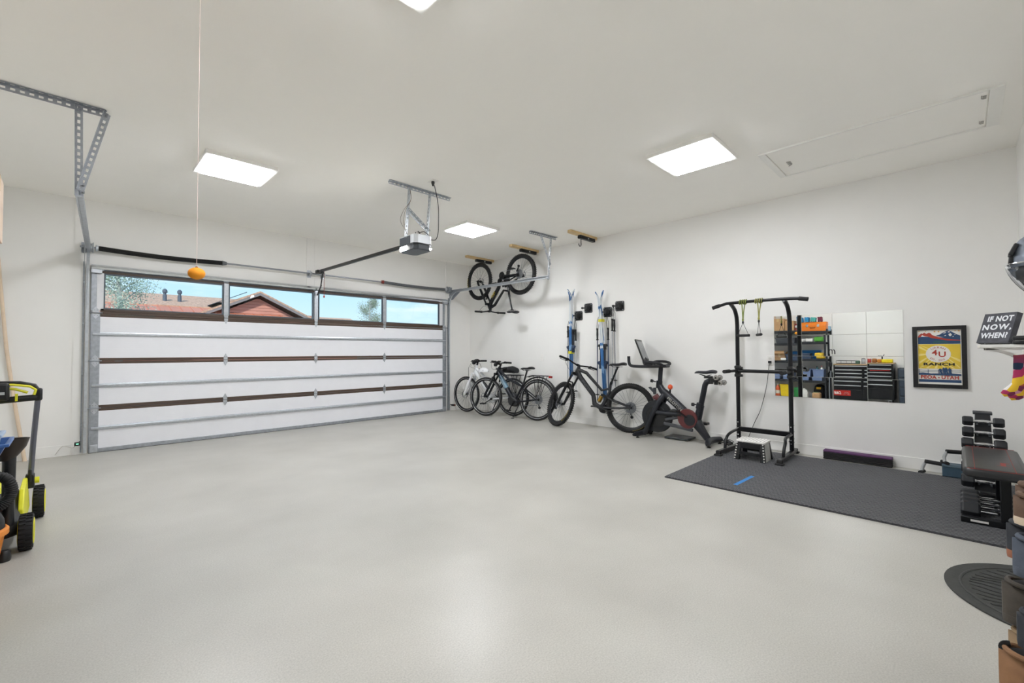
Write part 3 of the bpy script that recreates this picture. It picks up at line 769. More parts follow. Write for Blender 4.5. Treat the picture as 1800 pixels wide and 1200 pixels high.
def build_mtb(root, E):
    S, HB, HT, BB, RA, R, ax = E['S'], E['HB'], E['HT'], E['BB'], E['RA'], E['R'], E['ax']
    fm = S['frame']
    st_top = V((.30, 0, .70)) if not S.get('yeti') else V((.29, 0, .69))
    f = MB()
    f.tube([HB-ax*.005, HT+ax*.005], [.031, .029], 14)
    f.tube([HB+ax*.05+V((-.005, 0, 0)), HB+V((-.07, 0, -.05)), BB+V((.14, 0, .20)), BB+V((.12, 0, .07)), BB+V((.02, 0, .01))], [.034, .040, .036, .038, .034], 12)
    f.tube([HT-ax*.035, HT+V((-.13, 0, -.085)), st_top+V((.14, 0, -.095)), st_top+V((.03, 0, -.07)), st_top+V((0, 0, -.06))], [.028, .027, .021, .018, .018], 12)
    f.tube([BB, BB+V((-.02, 0, .06)), st_top+V((.015, 0, -.12)), st_top], [.032, .030, .022, .019], 12)
    f.cyl(BB+V((0, -.045, 0)), BB+V((0, .045, 0)), .03, n=14)
    fo = f.build('frame', fm, root)
    s = MB()
    for y in (-.06, .06):
        s.tube([BB+V((-.03, y*.6, .02)), BB+V((-.14, y, .015)), RA+V((0, y, 0))], [.017, .014, .012], 8)
        s.tube([st_top+V((.035, y*.5, -.20)), st_top+V((-.06, y*.9, -.25)), RA+V((.02, y, .02))], [.013, .012, .010], 8)
    s.box(RA+V((.01, .07, .02)), (.06, .008, .05)); s.box(RA+V((.01, -.06, .02)), (.06, .008, .05))
    s.build('swingarm', fm, root)
    r = MB(); r.bar(st_top+V((.14, -.03, -.16)), st_top+V((.03, -.03, -.21)), .012, .03); r.bar(st_top+V((.14, .03, -.16)), st_top+V((.03, .03, -.21)), .012, .03); r.build('rocker_link', BLKM, root)
    c = MB(); a = BB+V((.055, 0, .085)); b = st_top+V((.13, 0, -.165)); c.cyl(a, b, .012, n=10)
    sh = c.build('shock', S.get('shock', STEEL), root)
    co = MB(); d = (b-a).normalized(); u = d.cross(V((0, 1, 0))); n = 7*10
    co.tube([a+d*(b-a).length*(.18+.68*i/n)+(u*math.cos(2*PI*i/10)+V((0, 1, 0))*math.sin(2*PI*i/10))*.027 for i in range(n+1)], .0065, 6)
    co.build('shock_coil', S.get('coil', M('coil_gold', '#9a7a35', .3, .8)), sh)
    sad = S.get('sad', (.205, 0, .985))
    seat(root, .27, st_top, sad)
    MB().tube([st_top+V((0, 0, -.005)), st_top+V((-.012, 0, .035))], .021, 10).build('seat_clamp', BLKM, root)
    if S.get('letters'):
        t = MB(); p0 = HB+V((-.075, -.041, -.06)); p1 = BB+V((.15, -.038, .21)); dirv = (p1-p0).normalized()
        for sgn in (-1, 1):
            off = V((0, sgn*.0415-(-.041), 0)) if sgn > 0 else V((0, -.001, 0))
            up = V((0, 0, 1)); wv = (up-dirv*up.dot(dirv)).normalized()
            if sgn < 0: t.text(S['letters'], .075, p0.lerp(p1, .5)+off, dirv*-1, V((-wv.x, 0, -wv.z)), bold=.001)
            else: t.text(S['letters'], .075, p0.lerp(p1, .5)+off, dirv, wv, bold=.001)
        t.build('frame_lettering', S['lettermat'], fo)

def build_ebike(root, E):
    S, HB, HT, BB, RA, FA, R, ax, tr = E['S'], E['HB'], E['HT'], E['BB'], E['RA'], E['FA'], E['R'], E['ax'], E['tr']
    fm = S['frame']; st_top = V((.30, 0, .63))
    f = MB(); f.tube([HB-ax*.01, HT+ax*.005], [.03, .028], 14)
    f.tube([HT-ax*.05, V((.62, 0, .70)), st_top+V((.03, 0, -.045)), st_top+V((0, 0, -.05))], [.026, .023, .019, .018], 12)
    f.tube([BB+V((-.02, 0, .05)), st_top], [.021, .018], 12)
    for y in (-.06, .06):
        f.tube([st_top+V((.005, y*.3, -.08)), st_top+V((-.06, y*.9, -.12)), RA+V((.0, y, 0))], [.012, .011, .010], 8)
        f.tube([BB+V((-.05, y*.8, -.0)), RA+V((0, y, 0))], [.016, .011], 8)
    fo = f.build('frame', fm, root)
    d = MB(); p0 = HB+ax*.03+V((-.01, 0, 0)); p1 = BB+V((.06, 0, .06))
    d.tube([p0, p0.lerp(p1, .12), p0.lerp(p1, .5), p1], [.034, .040, .043, .045], 12); dt = d.build('down_tube', fm, root)
    if S.get('decalm'):
        q = MB(); q.tube([p0.lerp(p1, .16), p0.lerp(p1, .62)], [.0415, .0437], 12, cap=False); q.build('downtube_decal', S['decalm'], dt)
        t = MB(); dv = (p1-p0).normalized(); wv = (V((0, 0, 1))-dv*dv.z).normalized()
        t.text(S['letters'], .055, p0.lerp(p1, .42)+V((0, .0445, 0)), dv*-1, V((-wv.x, 0, -wv.z)), sx=1.1); t.build('frame_lettering', S['lettermat'], dt)
    MB().prism([(-.10, -.06), (-.04, -.085), (.06, -.075), (.11, -.02), (.12, .07), (.05, .10), (-.06, .05), (-.10, .0)], BB+V((.02, -.05, .0)), (1, 0, 0), (0, 0, 1), -.10).build('motor', S.get('motorm', BLK), root, bevel=.02, seg=3)
    sad = S.get('sad', (.235, 0, .90)); seat(root, .27, st_top, sad, W=.17)
    # fenders
    fe = MB()
    pts = [RA+V((math.cos(a), 0, math.sin(a)))*(R+.032) for a in [math.radians(x) for x in range(40, 206, 8)]]
    rings = []
    for p in pts:
        e = (p-RA).normalized(); rings.append([p+V((0, y, 0))+e*z for y, z in ((-.034, -.012), (-.024, .004), (0, .010), (.024, .004), (.034, -.012), (.0, .006))])
    if S.get('fender', True): fe.loft(rings); fe.build('fender', BLK, root)
    # rack
    rk = MB(); zt = 2*R+.055
    for y in (-.055, .055): rk.tube([V((.22, y*.6, zt-.03)), V((.10, y, zt)), V((-.22, y, zt))], .007, 6)
    for x in (.08, -.02, -.12, -.21): rk.cyl((x, -.055, zt), (x, .055, zt), .005, n=6)
    rk.b2((-.22, -.045, zt-.002), (.10, .045, zt+.008))
    for y in (-.072, .072):
        rk.tube([RA+V((-.01, y, .03)), V((.06, y*.8, zt))], .0055, 6); rk.tube([RA+V((-.01, y, .03)), V((-.06, y*.8, zt))], .0055, 6); rk.tube([RA+V((-.01, y, .03)), V((-.15, y*.8, zt))], .0055, 6)
    ro = rk.build('rack', BLKM, root)
    if S.get('tail', True): MB().box((-.245, 0, zt-.015), (.035, .085, .04)).build('tail_light', M('red_lens', '#a31e1c', .25), ro, bevel=.006)
    k = MB(); k.tube([BB+V((-.12, .05, -.03)), BB+V((-.05, .13, -.27))], [.010, .009], 8); k.box(BB+V((-.045, .135, -.284)), (.05, .03, .012)); k.build('kickstand', BLKM, root)
    h = MB(E['ST']); hc = E['bc']+V((.06, 0, -.02)); h.lathe([(.012, -.03), (.03, -.015), (.034, .02), (.03, .03)], hc, (1, 0, 0), 14); h.build('headlight', BLK, root)
    dsp = MB(E['ST']); dsp.box(E['bc']+V((.0, .0, .035)), (.06, .085, .03), (0, .4, 0)); dsp.build('display', BLK, root, bevel=.006)
    if S.get('extra'): S['extra'](root, E)

MATTE = M('matte_black_frame', '#26272a', .5, .1, .06)
YEL = M('decal_yellow', '#c9b02c', .5)
TANL = M('tire_lettering_tan', '#c2aa52', .5)
# free standing mountain bike
bicycle('mountain_bike', 'matte black full suspension mountain bike leaning on the wall beside the exercise bike', (5.868, 3.45, 0), math.radians(103.5), math.radians(4.0), math.radians(-36),
        dict(wb=1.15, R=.362, tr=.030, ha=65, fork=.56, ht=.11, spacer=.02, stem=.045, rise=.03, hw=.385, bb=(.435, 0, .325), knob=True, frame=MATTE, crank_a=.12, rim=BLKM,
             decal_f=(TANL, math.radians(200), math.radians(240)), decal_r=(TANL, math.radians(226), math.radians(262)), letters='PIVOT', lettermat=M('letter_grey', '#4b4d50', .4), sad=(.195, 0, 1.0), build=build_mtb))
# hanging mountain bike
bicycle('mountain_bike', 'black mountain bike with yellow lettering hanging upside down from the ceiling hoists', (5.69, 5.50, 2.945), math.radians(90), math.radians(180), math.radians(2),
        dict(wb=1.13, R=.362, tr=.030, ha=65, fork=.55, ht=.11, spacer=.01, stem=.045, rise=.02, hw=.37, bb=(.435, 0, .34), knob=True, frame=M('black_gloss_frame', '#121316', .25, .2), crank_a=1.0,
             decal_f=(YEL, math.radians(-14), math.radians(18)), letters='YETI', lettermat=YEL, sad=(.22, 0, 1.02), coil=BLKM, shock=BLKM, build=build_mtb))

# black e-bike in front
NAVY = M('navy_black_frame', '#14171f', .28, .3, .06)
def mat_decal():
    m = M('blue_fade_decal', '#5d7f96', .3, .2); nt = m.node_tree; b = nt.nodes['Principled BSDF']
    tc = nt.nodes.new('ShaderNodeTexCoord'); sp = nt.nodes.new('ShaderNodeSeparateXYZ'); r = nt.nodes.new('ShaderNodeValToRGB')
    mr = nt.nodes.new('ShaderNodeMapRange'); mr.inputs[1].default_value = .48; mr.inputs[2].default_value = .80
    r.color_ramp.elements[0].color = (*lin('#7fa3b8'), 1); r.color_ramp.elements[1].color = (*lin('#18222e'), 1)
    nt.links.new(tc.outputs['Object'], sp.inputs[0]); nt.links.new(sp.outputs['Z'], mr.inputs[0]); nt.links.new(mr.outputs[0], r.inputs[0]); nt.links.new(r.outputs[0], b.inputs['Base Color'])
    return m
bicycle('electric_bike', 'black electric bicycle with rear rack and blue down tube decal', (5.76, 5.20, 0), math.radians(101.5), math.radians(5), math.radians(3),
        dict(wb=1.12, R=.362, tr=.025, ha=67, fork=.49, ht=.13, spacer=.05, stem=.05, rise=.03, back=.07, hw=.33, bb=(.46, 0, .30), stripe=True, frame=NAVY, crank_a=2.0, forklow=NAVY,
             decalm=mat_decal(), letters='GIANT', lettermat=M('letter_silver', '#b9cad4', .3, .3), sad=(.235, 0, .90), build=build_ebike))

# white e-bike behind it
WBK = M('white_bike_paint', '#e9ebee', .25, 0, .02)
def extra_white(root, E):
    BB, HB, ax = E['BB'], E['HB'], E['ax']
    b = MB(); p0 = HB+ax*-.05; p1 = BB+V((.08, 0, .09)); b.tube([p0.lerp(p1, .25)+V((-.055, 0, .02)), p0.lerp(p1, .8)+V((-.055, 0, .02))], .034, 10); b.build('battery', BLK, root)
    o = MB(); c = p0.lerp(p1, .20)+V((0, .0425, 0)); o.arc(c, (0, 1, 0), .016, .004, n=16, m=5); o.build('round_emblem', M('emblem_blue', '#2f4f7f', .4), root)
    t = MB(E['ST']); t.tube([E['bc']+V((.02, .1, 0)), E['bc']+V((.10, .12, -.12)), HB+V((.10, .07, -.12)), HB+V((.02, .06, -.30))], .0035, 6); t.build('brake_hose', BLK, root)
bicycle('electric_bike', 'white electric bicycle parked in the corner behind the black electric bicycle', (5.885, 5.90, 0), math.radians(101.5), math.radians(-1.5), math.radians(-6),
        dict(wb=1.12, R=.355, tr=.024, ha=68, fork=.48, ht=.15, spacer=.07, stem=.04, rise=.02, back=.08, hw=.20, bb=(.46, 0, .30), stripe=True, frame=WBK, forkmat=WBK, forklow=WBK, crank_a=2.6, motorm=M('motor_white', '#d4d6d8', .4),
             sad=(.24, 0, .88), fender=False, tail=False, fkr=1.4, build=build_ebike, extra=extra_white))

# helmet on the white bike's handlebar
hx, hy, hz = 5.66, 6.48, .815
h = thing('bike_helmet', 'white bike helmet hanging from the handlebar of the white electric bicycle', 'helmet', (hx, hy, hz-.07))
o = MB(); rings = []
for i in range(7):
    t = i/6*PI*.5; rings.append([V((hx+.085*math.cos(t)*math.cos(a), hy+.125*math.cos(t)*math.sin(a), hz+.085*math.sin(t)*(1 if i else -.35))) for a in [2*PI*j/20 for j in range(20)]])
o.loft(rings); o.build('shell', WBK, h)
o = MB()
for k in (-1, 0, 1):
    for y in (-.05, .0, .05): o.box((hx-.06+abs(k)*.012, hy+y+.012*k, hz+.035+k*.02), (.02, .028, .008), (0, -.7, 0))
o.build('vents', M('helmet_navy', '#2c3547', .5), h)
MB().tube([(hx-.04, hy+.04, hz-.03), (hx-.02, hy+.03, hz+.06), (hx+.0, hy+.10, hz+.15), (5.68, 6.62, .985)], .004, 5).build('strap', BLK, h)
# dark bag strapped on the white bike's rack
b = thing('rack_bag', 'black soft bag strapped on the rear rack of the white electric bicycle', 'bag', (5.90, 5.97, .80))
o = MB(); rings = []
for i, (t, w_, hh) in enumerate(((-.15, .05, .05), (-.13, .08, .10), (-.05, .085, .13), (.05, .085, .12), (.12, .075, .09), (.15, .04, .04))):
    rings.append([V((5.90+w_*math.cos(a)-.18*t, 5.98+t, .80+hh*.5+hh*.5*math.sin(a))) for a in [2*PI*j/12 for j in range(12)]])
o.loft(rings); o.build('bag_body', M('bag_fabric', '#202124', .8, 0, .15, 40, .2), b)
MB().arc((5.88, 5.88, .86), (1, .2, 0), .065, .003, 0, 5.0, n=22, m=5).tube([(5.86, 5.86, .80), (5.84, 5.80, .85), (5.85, 5.83, .90)], .003, 5).build('loose_strap', BLK, b)
# ------------------------------------------------------------------ skis, poles, wall mounts
SKB = M('ski_blue', '#2f6fb0', .3, 0, .12, 6); SKW = M('ski_white', '#e6e9ec', .3, 0, .03); SKG = M('ski_grey', '#9aa0a6', .35, 0, .1)
def mat_ski():
    m = bpy.data.materials.new('ski_topsheet'); m.use_nodes = True; nt = m.node_tree; L = nt.links.new; b = nt.nodes['Principled BSDF']
    tc = nt.nodes.new('ShaderNodeTexCoord'); sp = nt.nodes.new('ShaderNodeSeparateXYZ'); w = nt.nodes.new('ShaderNodeTexWave')
    mp = nt.nodes.new('ShaderNodeMapping'); mp.inputs['Scale'].default_value = (9, 3, 1.6); mp.inputs['Rotation'].default_value = (0, .12, 0)
    n = nt.nodes.new('ShaderNodeTexNoise'); n.inputs['Scale'].default_value = 2.2; n.inputs['Detail'].default_value = 0
    ad = nt.nodes.new('ShaderNodeMath'); ad.operation = 'MULTIPLY_ADD'; ad.inputs[1].default_value = .55
    mr = nt.nodes.new('ShaderNodeMapRange'); mr.inputs[1].default_value = .2; mr.inputs[2].default_value = 1.5
    r = nt.nodes.new('ShaderNodeValToRGB'); r.color_ramp.interpolation = 'CONSTANT'
    r.color_ramp.elements[0].color = (*lin('#33649a'), 1); r.color_ramp.elements[1].position = .30; r.color_ramp.elements[1].color = (*lin('#7fa9d2'), 1)
    for p_, c_ in ((.40, '#3a6ea8'), (.54, '#dfe4e8'), (.60, '#4b7fb8'), (.66, '#dfe4e8'), (.82, '#3a6ea8'), (.88, '#dfe4e8'), (1.02, '#a7b4c0')):
        if p_ <= 1: e = r.color_ramp.elements.new(p_); e.color = (*lin(c_), 1)
    L(tc.outputs['Object'], mp.inputs[0]); L(mp.outputs[0], n.inputs['Vector']); L(tc.outputs['Object'], sp.inputs[0]); L(sp.outputs['Z'], mr.inputs[0])
    L(n.outputs['Fac'], ad.inputs[0]); L(mr.outputs[0], ad.inputs[2]); ad2 = nt.nodes.new('ShaderNodeMath'); ad2.operation = 'MULTIPLY'; ad2.inputs[1].default_value = .72
    L(ad.outputs[0], ad2.inputs[0]); L(ad2.outputs[0], r.inputs[0]); L(r.outputs[0], b.inputs['Base Color'])
    b.inputs['Roughness'].default_value = .3
    return m
SKT = mat_ski()
def ski(label, y0, z0, y1, z1, side, xw, boot):
    """upright ski edge-on to the wall: the flat faces look along the wall; side = which way the tip curls"""
    t = thing('ski', label, 'ski', (xw, y0, z0), 'skis on the wall')
    rings = []; N = 26
    for i in range(N+1):
        k = i/N; z = z0+(z1-z0)*k; y = y0+(y1-y0)*k
        curl = max(0, (k-.88)/.12); y += side*(.0035+.062*curl**2); w_ = .027+.010*abs(k-.45)**1.2
        if k > .93: w_ *= math.sqrt(max(.02, 1-((k-.93)/.072)**2))
        if k < .02: w_ *= .85
        th = .0045 if k > .85 else .0045+.006*(1-abs(k-.45)/.45)
        rings.append([V((xw-w_, y-th, z)), V((xw+w_, y-th, z)), V((xw+w_, y+th, z)), V((xw-w_, y+th, z))])
    MB().loft(rings).build('ski_body', SKT if side > 0 else [SKT], t)
    zc = z0+(z1-z0)*.42; yc = y0+(y1-y0)*.42+side*.02
    b = MB(); b.box((xw, yc+side*.010, zc+.13), (.045, .035, .09)); b.box((xw, yc+side*.025, zc+.15), (.05, .045, .04), (side*.3, 0, 0)); b.build('toe_binding', BLK, t, bevel=.008)
    b = MB(); b.box((xw, yc+side*.012, zc-.16), (.045, .04, .11)); b.box((xw, yc+side*.03, zc-.12), (.05, .05, .05), (side*-.4, 0, 0)); b.build('heel_binding', M('binding_navy', '#22324c', .4), t, bevel=.008)
    MB().box((xw, yc+side*.006, zc), (.04, .01, .18)).build('binding_plate', DARKG, t)
    return t
ski('left ski of the shorter blue and white pair on the wall', 4.618, .76, 4.612, 2.26, 1, 5.985, 0)
ski('right ski of the shorter blue and white pair on the wall', 4.600, .78, 4.594, 2.25, -1, 5.985, 0)
ski('left ski of the longer blue and white pair on the wall', 3.950, .40, 4.050, 2.16, 1, 5.985, 0)
ski('right ski of the longer blue and white pair on the wall', 3.932, .40, 4.028, 2.17, -1, 5.985, 0)
YB_ = M('yellow_strap', '#d7cf2c', .6)
def strap(label, y, z):
    rings = [[V((5.985+(.038+o)*sx, y+(.024+o)*sy, z+zz)) for sx, sy in ((-1, -1), (1, -1), (1, 1), (-1, 1))] for zz, o in ((-.022, 0), (-.022, .006), (.022, .006), (.022, 0), (-.022, 0))]
    solo(MB().loft(rings, cap=False), 'ski_strap', label, 'strap', YB_)
strap('yellow strap low on the shorter pair of skis', 4.607, 1.185)
strap('yellow strap near the top of the longer pair of skis', 4.005, 1.69)

def mount(label, y, z, group='black wall rack mounts'):
    t = thing('wall_mount', label, 'wall mount', (XB, y, z-.08), group)
    p = MB(); s = .078; c = .014
    p.prism([(-s+c, -s), (s-c, -s), (s, -s+c), (s, s-c), (s-c, s), (-s+c, s), (-s, s-c), (-s, -s+c)], (XB-.012, y, z), (0, 1, 0), (0, 0, 1), .012); p.build('plate', BLK, t, bevel=.003)
    MB().lathe([(.05, 0), (.052, .02), (.045, .035), (.03, .05), (.026, .07)], (XB-.012, y, z), (-1, 0, 0), 18).build('hub', M('black_matte', '#101113', .6), t)
    MB().cyl((XB-.045, y, z), (XB-.045, y+.085, z+.005), .012, n=10).cyl((XB-.045, y+.085, z+.005), (XB-.045, y+.105, z+.006), .018, n=10).build('arm', BLK, t)
    b = MB()
    for i in (-1, 1):
        for j in (-1, 1): b.cyl((XB-.01, y+i*.06, z+j*.06), (XB-.016, y+i*.06, z+j*.06), .008, n=8)
    b.build('screw', STEEL, t)
mount('black wall mount holding the shorter pair of skis', 4.505, 1.80)
mount('empty black wall mount between the two pairs of skis', 4.305, 1.915)
mount('black wall mount holding the longer pair of skis', 3.935, 1.825)
mount('black wall mount holding only ski poles', 3.715, 1.905)

def pole(label, y, ztop, zbot, x, shaft, lean=0.0, grp='ski poles on the wall', hook=None):
    t = thing('ski_pole', label, 'ski pole', (x, y+lean, zbot), grp)
    a = V((x, y, ztop)); b = V((x, y+lean, zbot)); d = (b-a).normalized()
    MB().tube([a+d*.16, b], [.008, .006], 8).build('shaft', shaft, t)
    MB().tube([a+V((0, .016, .004)), a+V((0, 0, .0)), a+d*.03, a+d*.09, a+d*.17], [.010, .018, .014, .016, .012], 10).cyl(a+d*.165, a+d*.18, .02, n=10).build('grip', RUB, t)
    c = b-d*.09
    MB().lathe([(.006, -.012), (.034, 0), (.036, .003), (.008, .012)], c, d, 14).build('basket', BLK, t)
    MB().cyl(b, b+d*.02, .004, n=6).build('tip', STEEL, t)
    hk = V(hook) if hook else a+V((0, 0, .12))
    MB().tube([a+V((0, .012, -.01)), a.lerp(hk, .5)+V((0, .025, 0)), hk, a.lerp(hk, .5)+V((0, -.02, 0)), a+V((0, -.012, -.01))], .006, 5, flat=.4).build('wrist_strap', BLK, t)
BLS = M('pole_navy', '#2c3c5c', .35, .3); GRS = M('pole_silver', '#b9bcc0', .3, .7, .2, 60); WHS = M('pole_white', '#cfd2d4', .35, .2, .05)
pole('thin dark ski pole left of the shorter pair of skis', 4.685, 1.62, .42, 6.0, GRS, .02, hook=(6.0, 4.60, 1.80))
pole('pale ski pole right of the shorter pair of skis', 4.525, 1.56, .45, 6.0, WHS, .0, hook=(6.02, 4.55, 1.73))
pole('navy ski pole left of the longer pair of skis', 4.085, 1.56, .42, 5.99, BLS, .01, hook=(6.0, 4.04, 1.82))
pole('navy ski pole right of the longer pair of skis', 3.885, 1.56, .40, 5.99, BLS, -.0, hook=(6.02, 3.92, 1.75))
pole('patterned silver ski pole under the topmost wall mount', 3.815, 1.70, .68, 6.0, GRS, .0, hook=(6.01, 3.80, 1.905))
pole('thin silver ski pole behind the bicycle saddle under the topmost wall mount', 3.790, 1.69, .66, 6.02, STEEL, -.01, hook=(6.02, 3.80, 1.905))

# ------------------------------------------------------------------ exercise bike (faces the garage door)
xc = 5.80
PB = M('exercise_bike_black', '#202228', .42, .25, .06)
sb = thing('exercise_bike', 'black stationary exercise bike with a tilted touch screen', 'exercise bike', (xc, 2.75, 0))
def P(y, z, dx=0.0): return V((xc+dx, y, z))
f = MB()
f.tube([P(2.945, .74), P(2.90, .66), P(2.83, .60), P(2.60, .41), P(2.47, .285)], [.040, .048, .058, .052, .044], 14)
f.tube([P(2.50, .31), P(2.42, .26), P(2.36, .17), P(2.27, .05)], [.062, .070, .052, .040], 14)
for dx in (-.085,):
    f.tube([P(2.86, .60, dx*.2), P(2.92, .50, dx*.8), P(3.02, .30, dx), P(3.10, .10, dx), P(3.14, .05, dx)], [.042, .036, .032, .034, .036], 12)
f.tube([P(2.86, .60, .02), P(2.92, .50, .08), P(3.02, .30, .09), P(3.10, .10, .09), P(3.14, .05, .09)], [.042, .036, .032, .034, .036], 12)
f.tube([P(2.97, .36, -.06), P(2.60, .355, -.05)], [.032, .030], 12)
f.tube([P(2.43, .26), P(2.395, .40), P(2.37, .50)], [.052, .046, .042], 14)
fr = f.build('frame', PB, sb)
t = MB(); dv = (P(2.60, .41)-P(2.83, .60)).normalized(); wv = (V((0, 0, 1))-dv*dv.z).normalized()
t.text('PELOTON', .055, P(2.70, .493, -.0575), dv, wv, bold=.0008); t.build('frame_lettering', M('letter_pale', '#a9a8a2', .4), fr)
MB().tube([P(2.935, .72), P(2.925, .86), P(2.915, .985)], .030, 12).build('handlebar_post', PB, sb)
MB().lathe([(.041, 0), (.043, .02), (.041, .10)], P(2.945, .69), V((0, -.06, 1)), 16).build('post_collar', PB, sb)
MB().cyl(P(2.98, .775, -.02), P(3.03, .785, -.03), .008).cyl(P(3.02, .783, -.03), P(3.05, .789, -.034), .022).build('adjustment_knob', BLK, sb)
hb = MB(); HZ = 1.0
for s in (-1, 1):
    hb.tube(smooth_path([P(2.86, HZ-.005, s*.03), P(3.0, HZ-.01, s*.14), P(3.16, HZ-.01, s*.20), P(3.255, HZ+.0, s*.21), P(3.285, HZ+.04, s*.21), P(3.29, HZ+.13, s*.21)], 4), .021, 10)
    hb.tube(smooth_path([P(2.86, HZ, s*.05), P(2.85, HZ+.025, s*.14), P(2.93, HZ+.05, s*.20), P(3.05, HZ+.055, s*.19), P(3.08, HZ+.045, s*.12), P(3.03, HZ+.03, s*.05)], 4), .018, 10)
hb.tube([P(2.83, HZ-.005, -.06), P(2.83, HZ-.005, .06)], .020, 10); hb.box(P(2.93, HZ-.01), (.07, .17, .035))
hb.build('handlebar', M('bar_rubber', '#1d1e22', .6, 0, .1), sb)
# screen swivelled towards the wall
sa = math.radians(20)
SR = Matrix.Rotation(sa, 3, 'Z') @ Matrix.Rotation(math.radians(-20), 3, 'X')
scn = P(3.20, 1.215)
def sp(a): return scn+SR @ V(a)
o = MB(); o.box(scn, (.50, .020, .32), SR); so = o.build('screen', BLK, sb, bevel=.006)
MB().box(scn+SR @ V((0, -.0108, 0)), (.46, .002, .26), SR).build('screen_glass', M('screen_grey', '#6f7478', .12, 0, .03), so)
MB().tube([P(3.02, HZ+.0), P(3.12, HZ+.06), scn+SR @ V((0, .03, -.05))], [.02, .02, .02], 10).box(scn+SR @ V((0, .02, -.02)), (.10, .03, .12), SR).build('screen_arm', BLK, sb)
MB().box(P(3.03, .665, -.04), (.07, .10, .012), (.75, 0, 0)).box(P(2.99, .65, -.04), (.06, .02, .09)).build('phone_tray', DARKG, sb, bevel=.004)
MB().tube([P(2.79, .62), P(2.785, .68)], [.016, .010], 10).build('resistance_stem', BLK, sb)
# flywheel and belt guard
w = MB().lathe([(.04, -.03), (.215, -.03), (.22, -.02), (.22, .02), (.215, .03), (.04, .03)], P(2.975, .30, -.005), (1, 0, 0), 48); fw_ = w.build('flywheel', M('flywheel_dark', '#24262a', .35, .4), sb)
MB().arc(P(2.975, .30, -.038), (1, 0, 0), .145, .008, n=40, m=6).build('flywheel_groove', BLK, fw_)
MB().lathe([(.10, 0), (.145, .004), (.14, .012), (.02, .016)], P(2.975, .30, -.034), (-1, 0, 0), 32).build('flywheel_cover', M('flywheel_cover', '#101113', .3), fw_)
MAR = M('maroon_guard', '#5e2a2b', .35, 0, .1)
g_ = MB(); g_.tube([P(2.93, .52, -.01), P(2.98, .57, -.01), P(3.03, .55, -.01)], [.035, .048, .02], 10, flat=.6); g_.build('brake_guard', MAR, sb)
MB().lathe([(.01, -.02), (.125, -.02), (.13, 0), (.125, .02), (.01, .02)], P(2.525, .315, -.055), (1, 0, 0), 28).build('crank_guard', MAR, sb)
MB().lathe([(.01, -.024), (.072, -.022), (.072, .022), (.01, .024)], P(2.49, .30, -.06), (1, 0, 0), 24).build('crank_cover', PB, sb)
gs = MB(); gs.bar(P(2.86, .22, -.045), P(2.46, .17, -.045), .035, .045); gs.bar(P(2.84, .27, -.045), P(2.58, .34, -.045), .03, .04); gs.build('belt_guard', M('guard_grey', '#4a4c50', .45, .2), sb, bevel=.01)
for s, a in ((-1, .6), (1, .6+PI)):
    c = P(2.52, .33, s*.09); e = c+V((s*.01, .155*math.cos(a), .155*math.sin(a)))
    k = MB().bar(c, e, .016, .03, up=(1, 0, 0)).build('crank_arm', BLKM, sb)
    MB().box(e+V((s*.06, 0, 0)), (.09, .10, .03)).build('pedal', BLK, k, bevel=.006)
# seat
MB().tube([P(2.375, .48), P(2.335, .66), P(2.315, .76), P(2.295, .80), P(2.255, .815)], [.034, .034, .034, .036, .038], 12).build('seat_post', PB, sb)
MB().lathe([(.046, 0), (.047, .03), (.045, .075)], P(2.392, .45), V((0, -.22, 1)), 16).build('seat_collar', PB, sb)
MB().cyl(P(2.42, .505), P(2.465, .50), .008).cyl(P(2.46, .50), P(2.49, .50), .022).build('adjustment_knob', BLK, sb)
MB().box(P(2.27, .865), (.05, .10, .03)).box(P(2.24, .815), (.05, .05, .07)).build('seat_slider', BLK, sb, bevel=.005)
mt = Matrix.Translation(P(2.31, .925)) @ Matrix.Rotation(PI/2, 4, 'Z')
saddle_mb(mt, (0, 0, 0), .27, .17, 0).build('saddle', M('saddle_navy', '#23252c', .45), sb)
MB().tube([P(2.38, .90, -.02), P(2.30, .875, -.02), P(2.24, .895, -.02)], .004, 5).tube([P(2.38, .90, .02), P(2.30, .875, .02), P(2.24, .895, .02)], .004, 5).build('saddle_rail', BLKM, sb)
# feet
st = MB(); st.tube([V((5.54, 3.20, .045)), V((5.58, 3.195, .05)), V((5.70, 3.16, .055)), V((5.90, 3.16, .055)), V((6.01, 3.195, .05)), V((6.03, 3.20, .045))], [.018, .030, .036, .036, .030, .018], 12)
st.build('front_stabiliser', PB, sb)
st = MB(); st.tube([V((5.56, 2.20, .045)), V((5.60, 2.21, .055)), V((5.72, 2.25, .058)), V((5.88, 2.25, .058)), V((6.0, 2.21, .055)), V((6.03, 2.20, .045))], [.02, .034, .040, .040, .034, .02], 12)
st.build('rear_stabiliser', PB, sb)
for x, y in ((5.62, 3.18), (5.98, 3.18), (5.63, 2.21), (5.98, 2.21)):
    MB().lathe([(.022, 0), (.022, .012), (.008, .016), (.008, .03)], (x, y, 0), (0, 0, 1), 12).build('levelling_foot', BLK, sb)
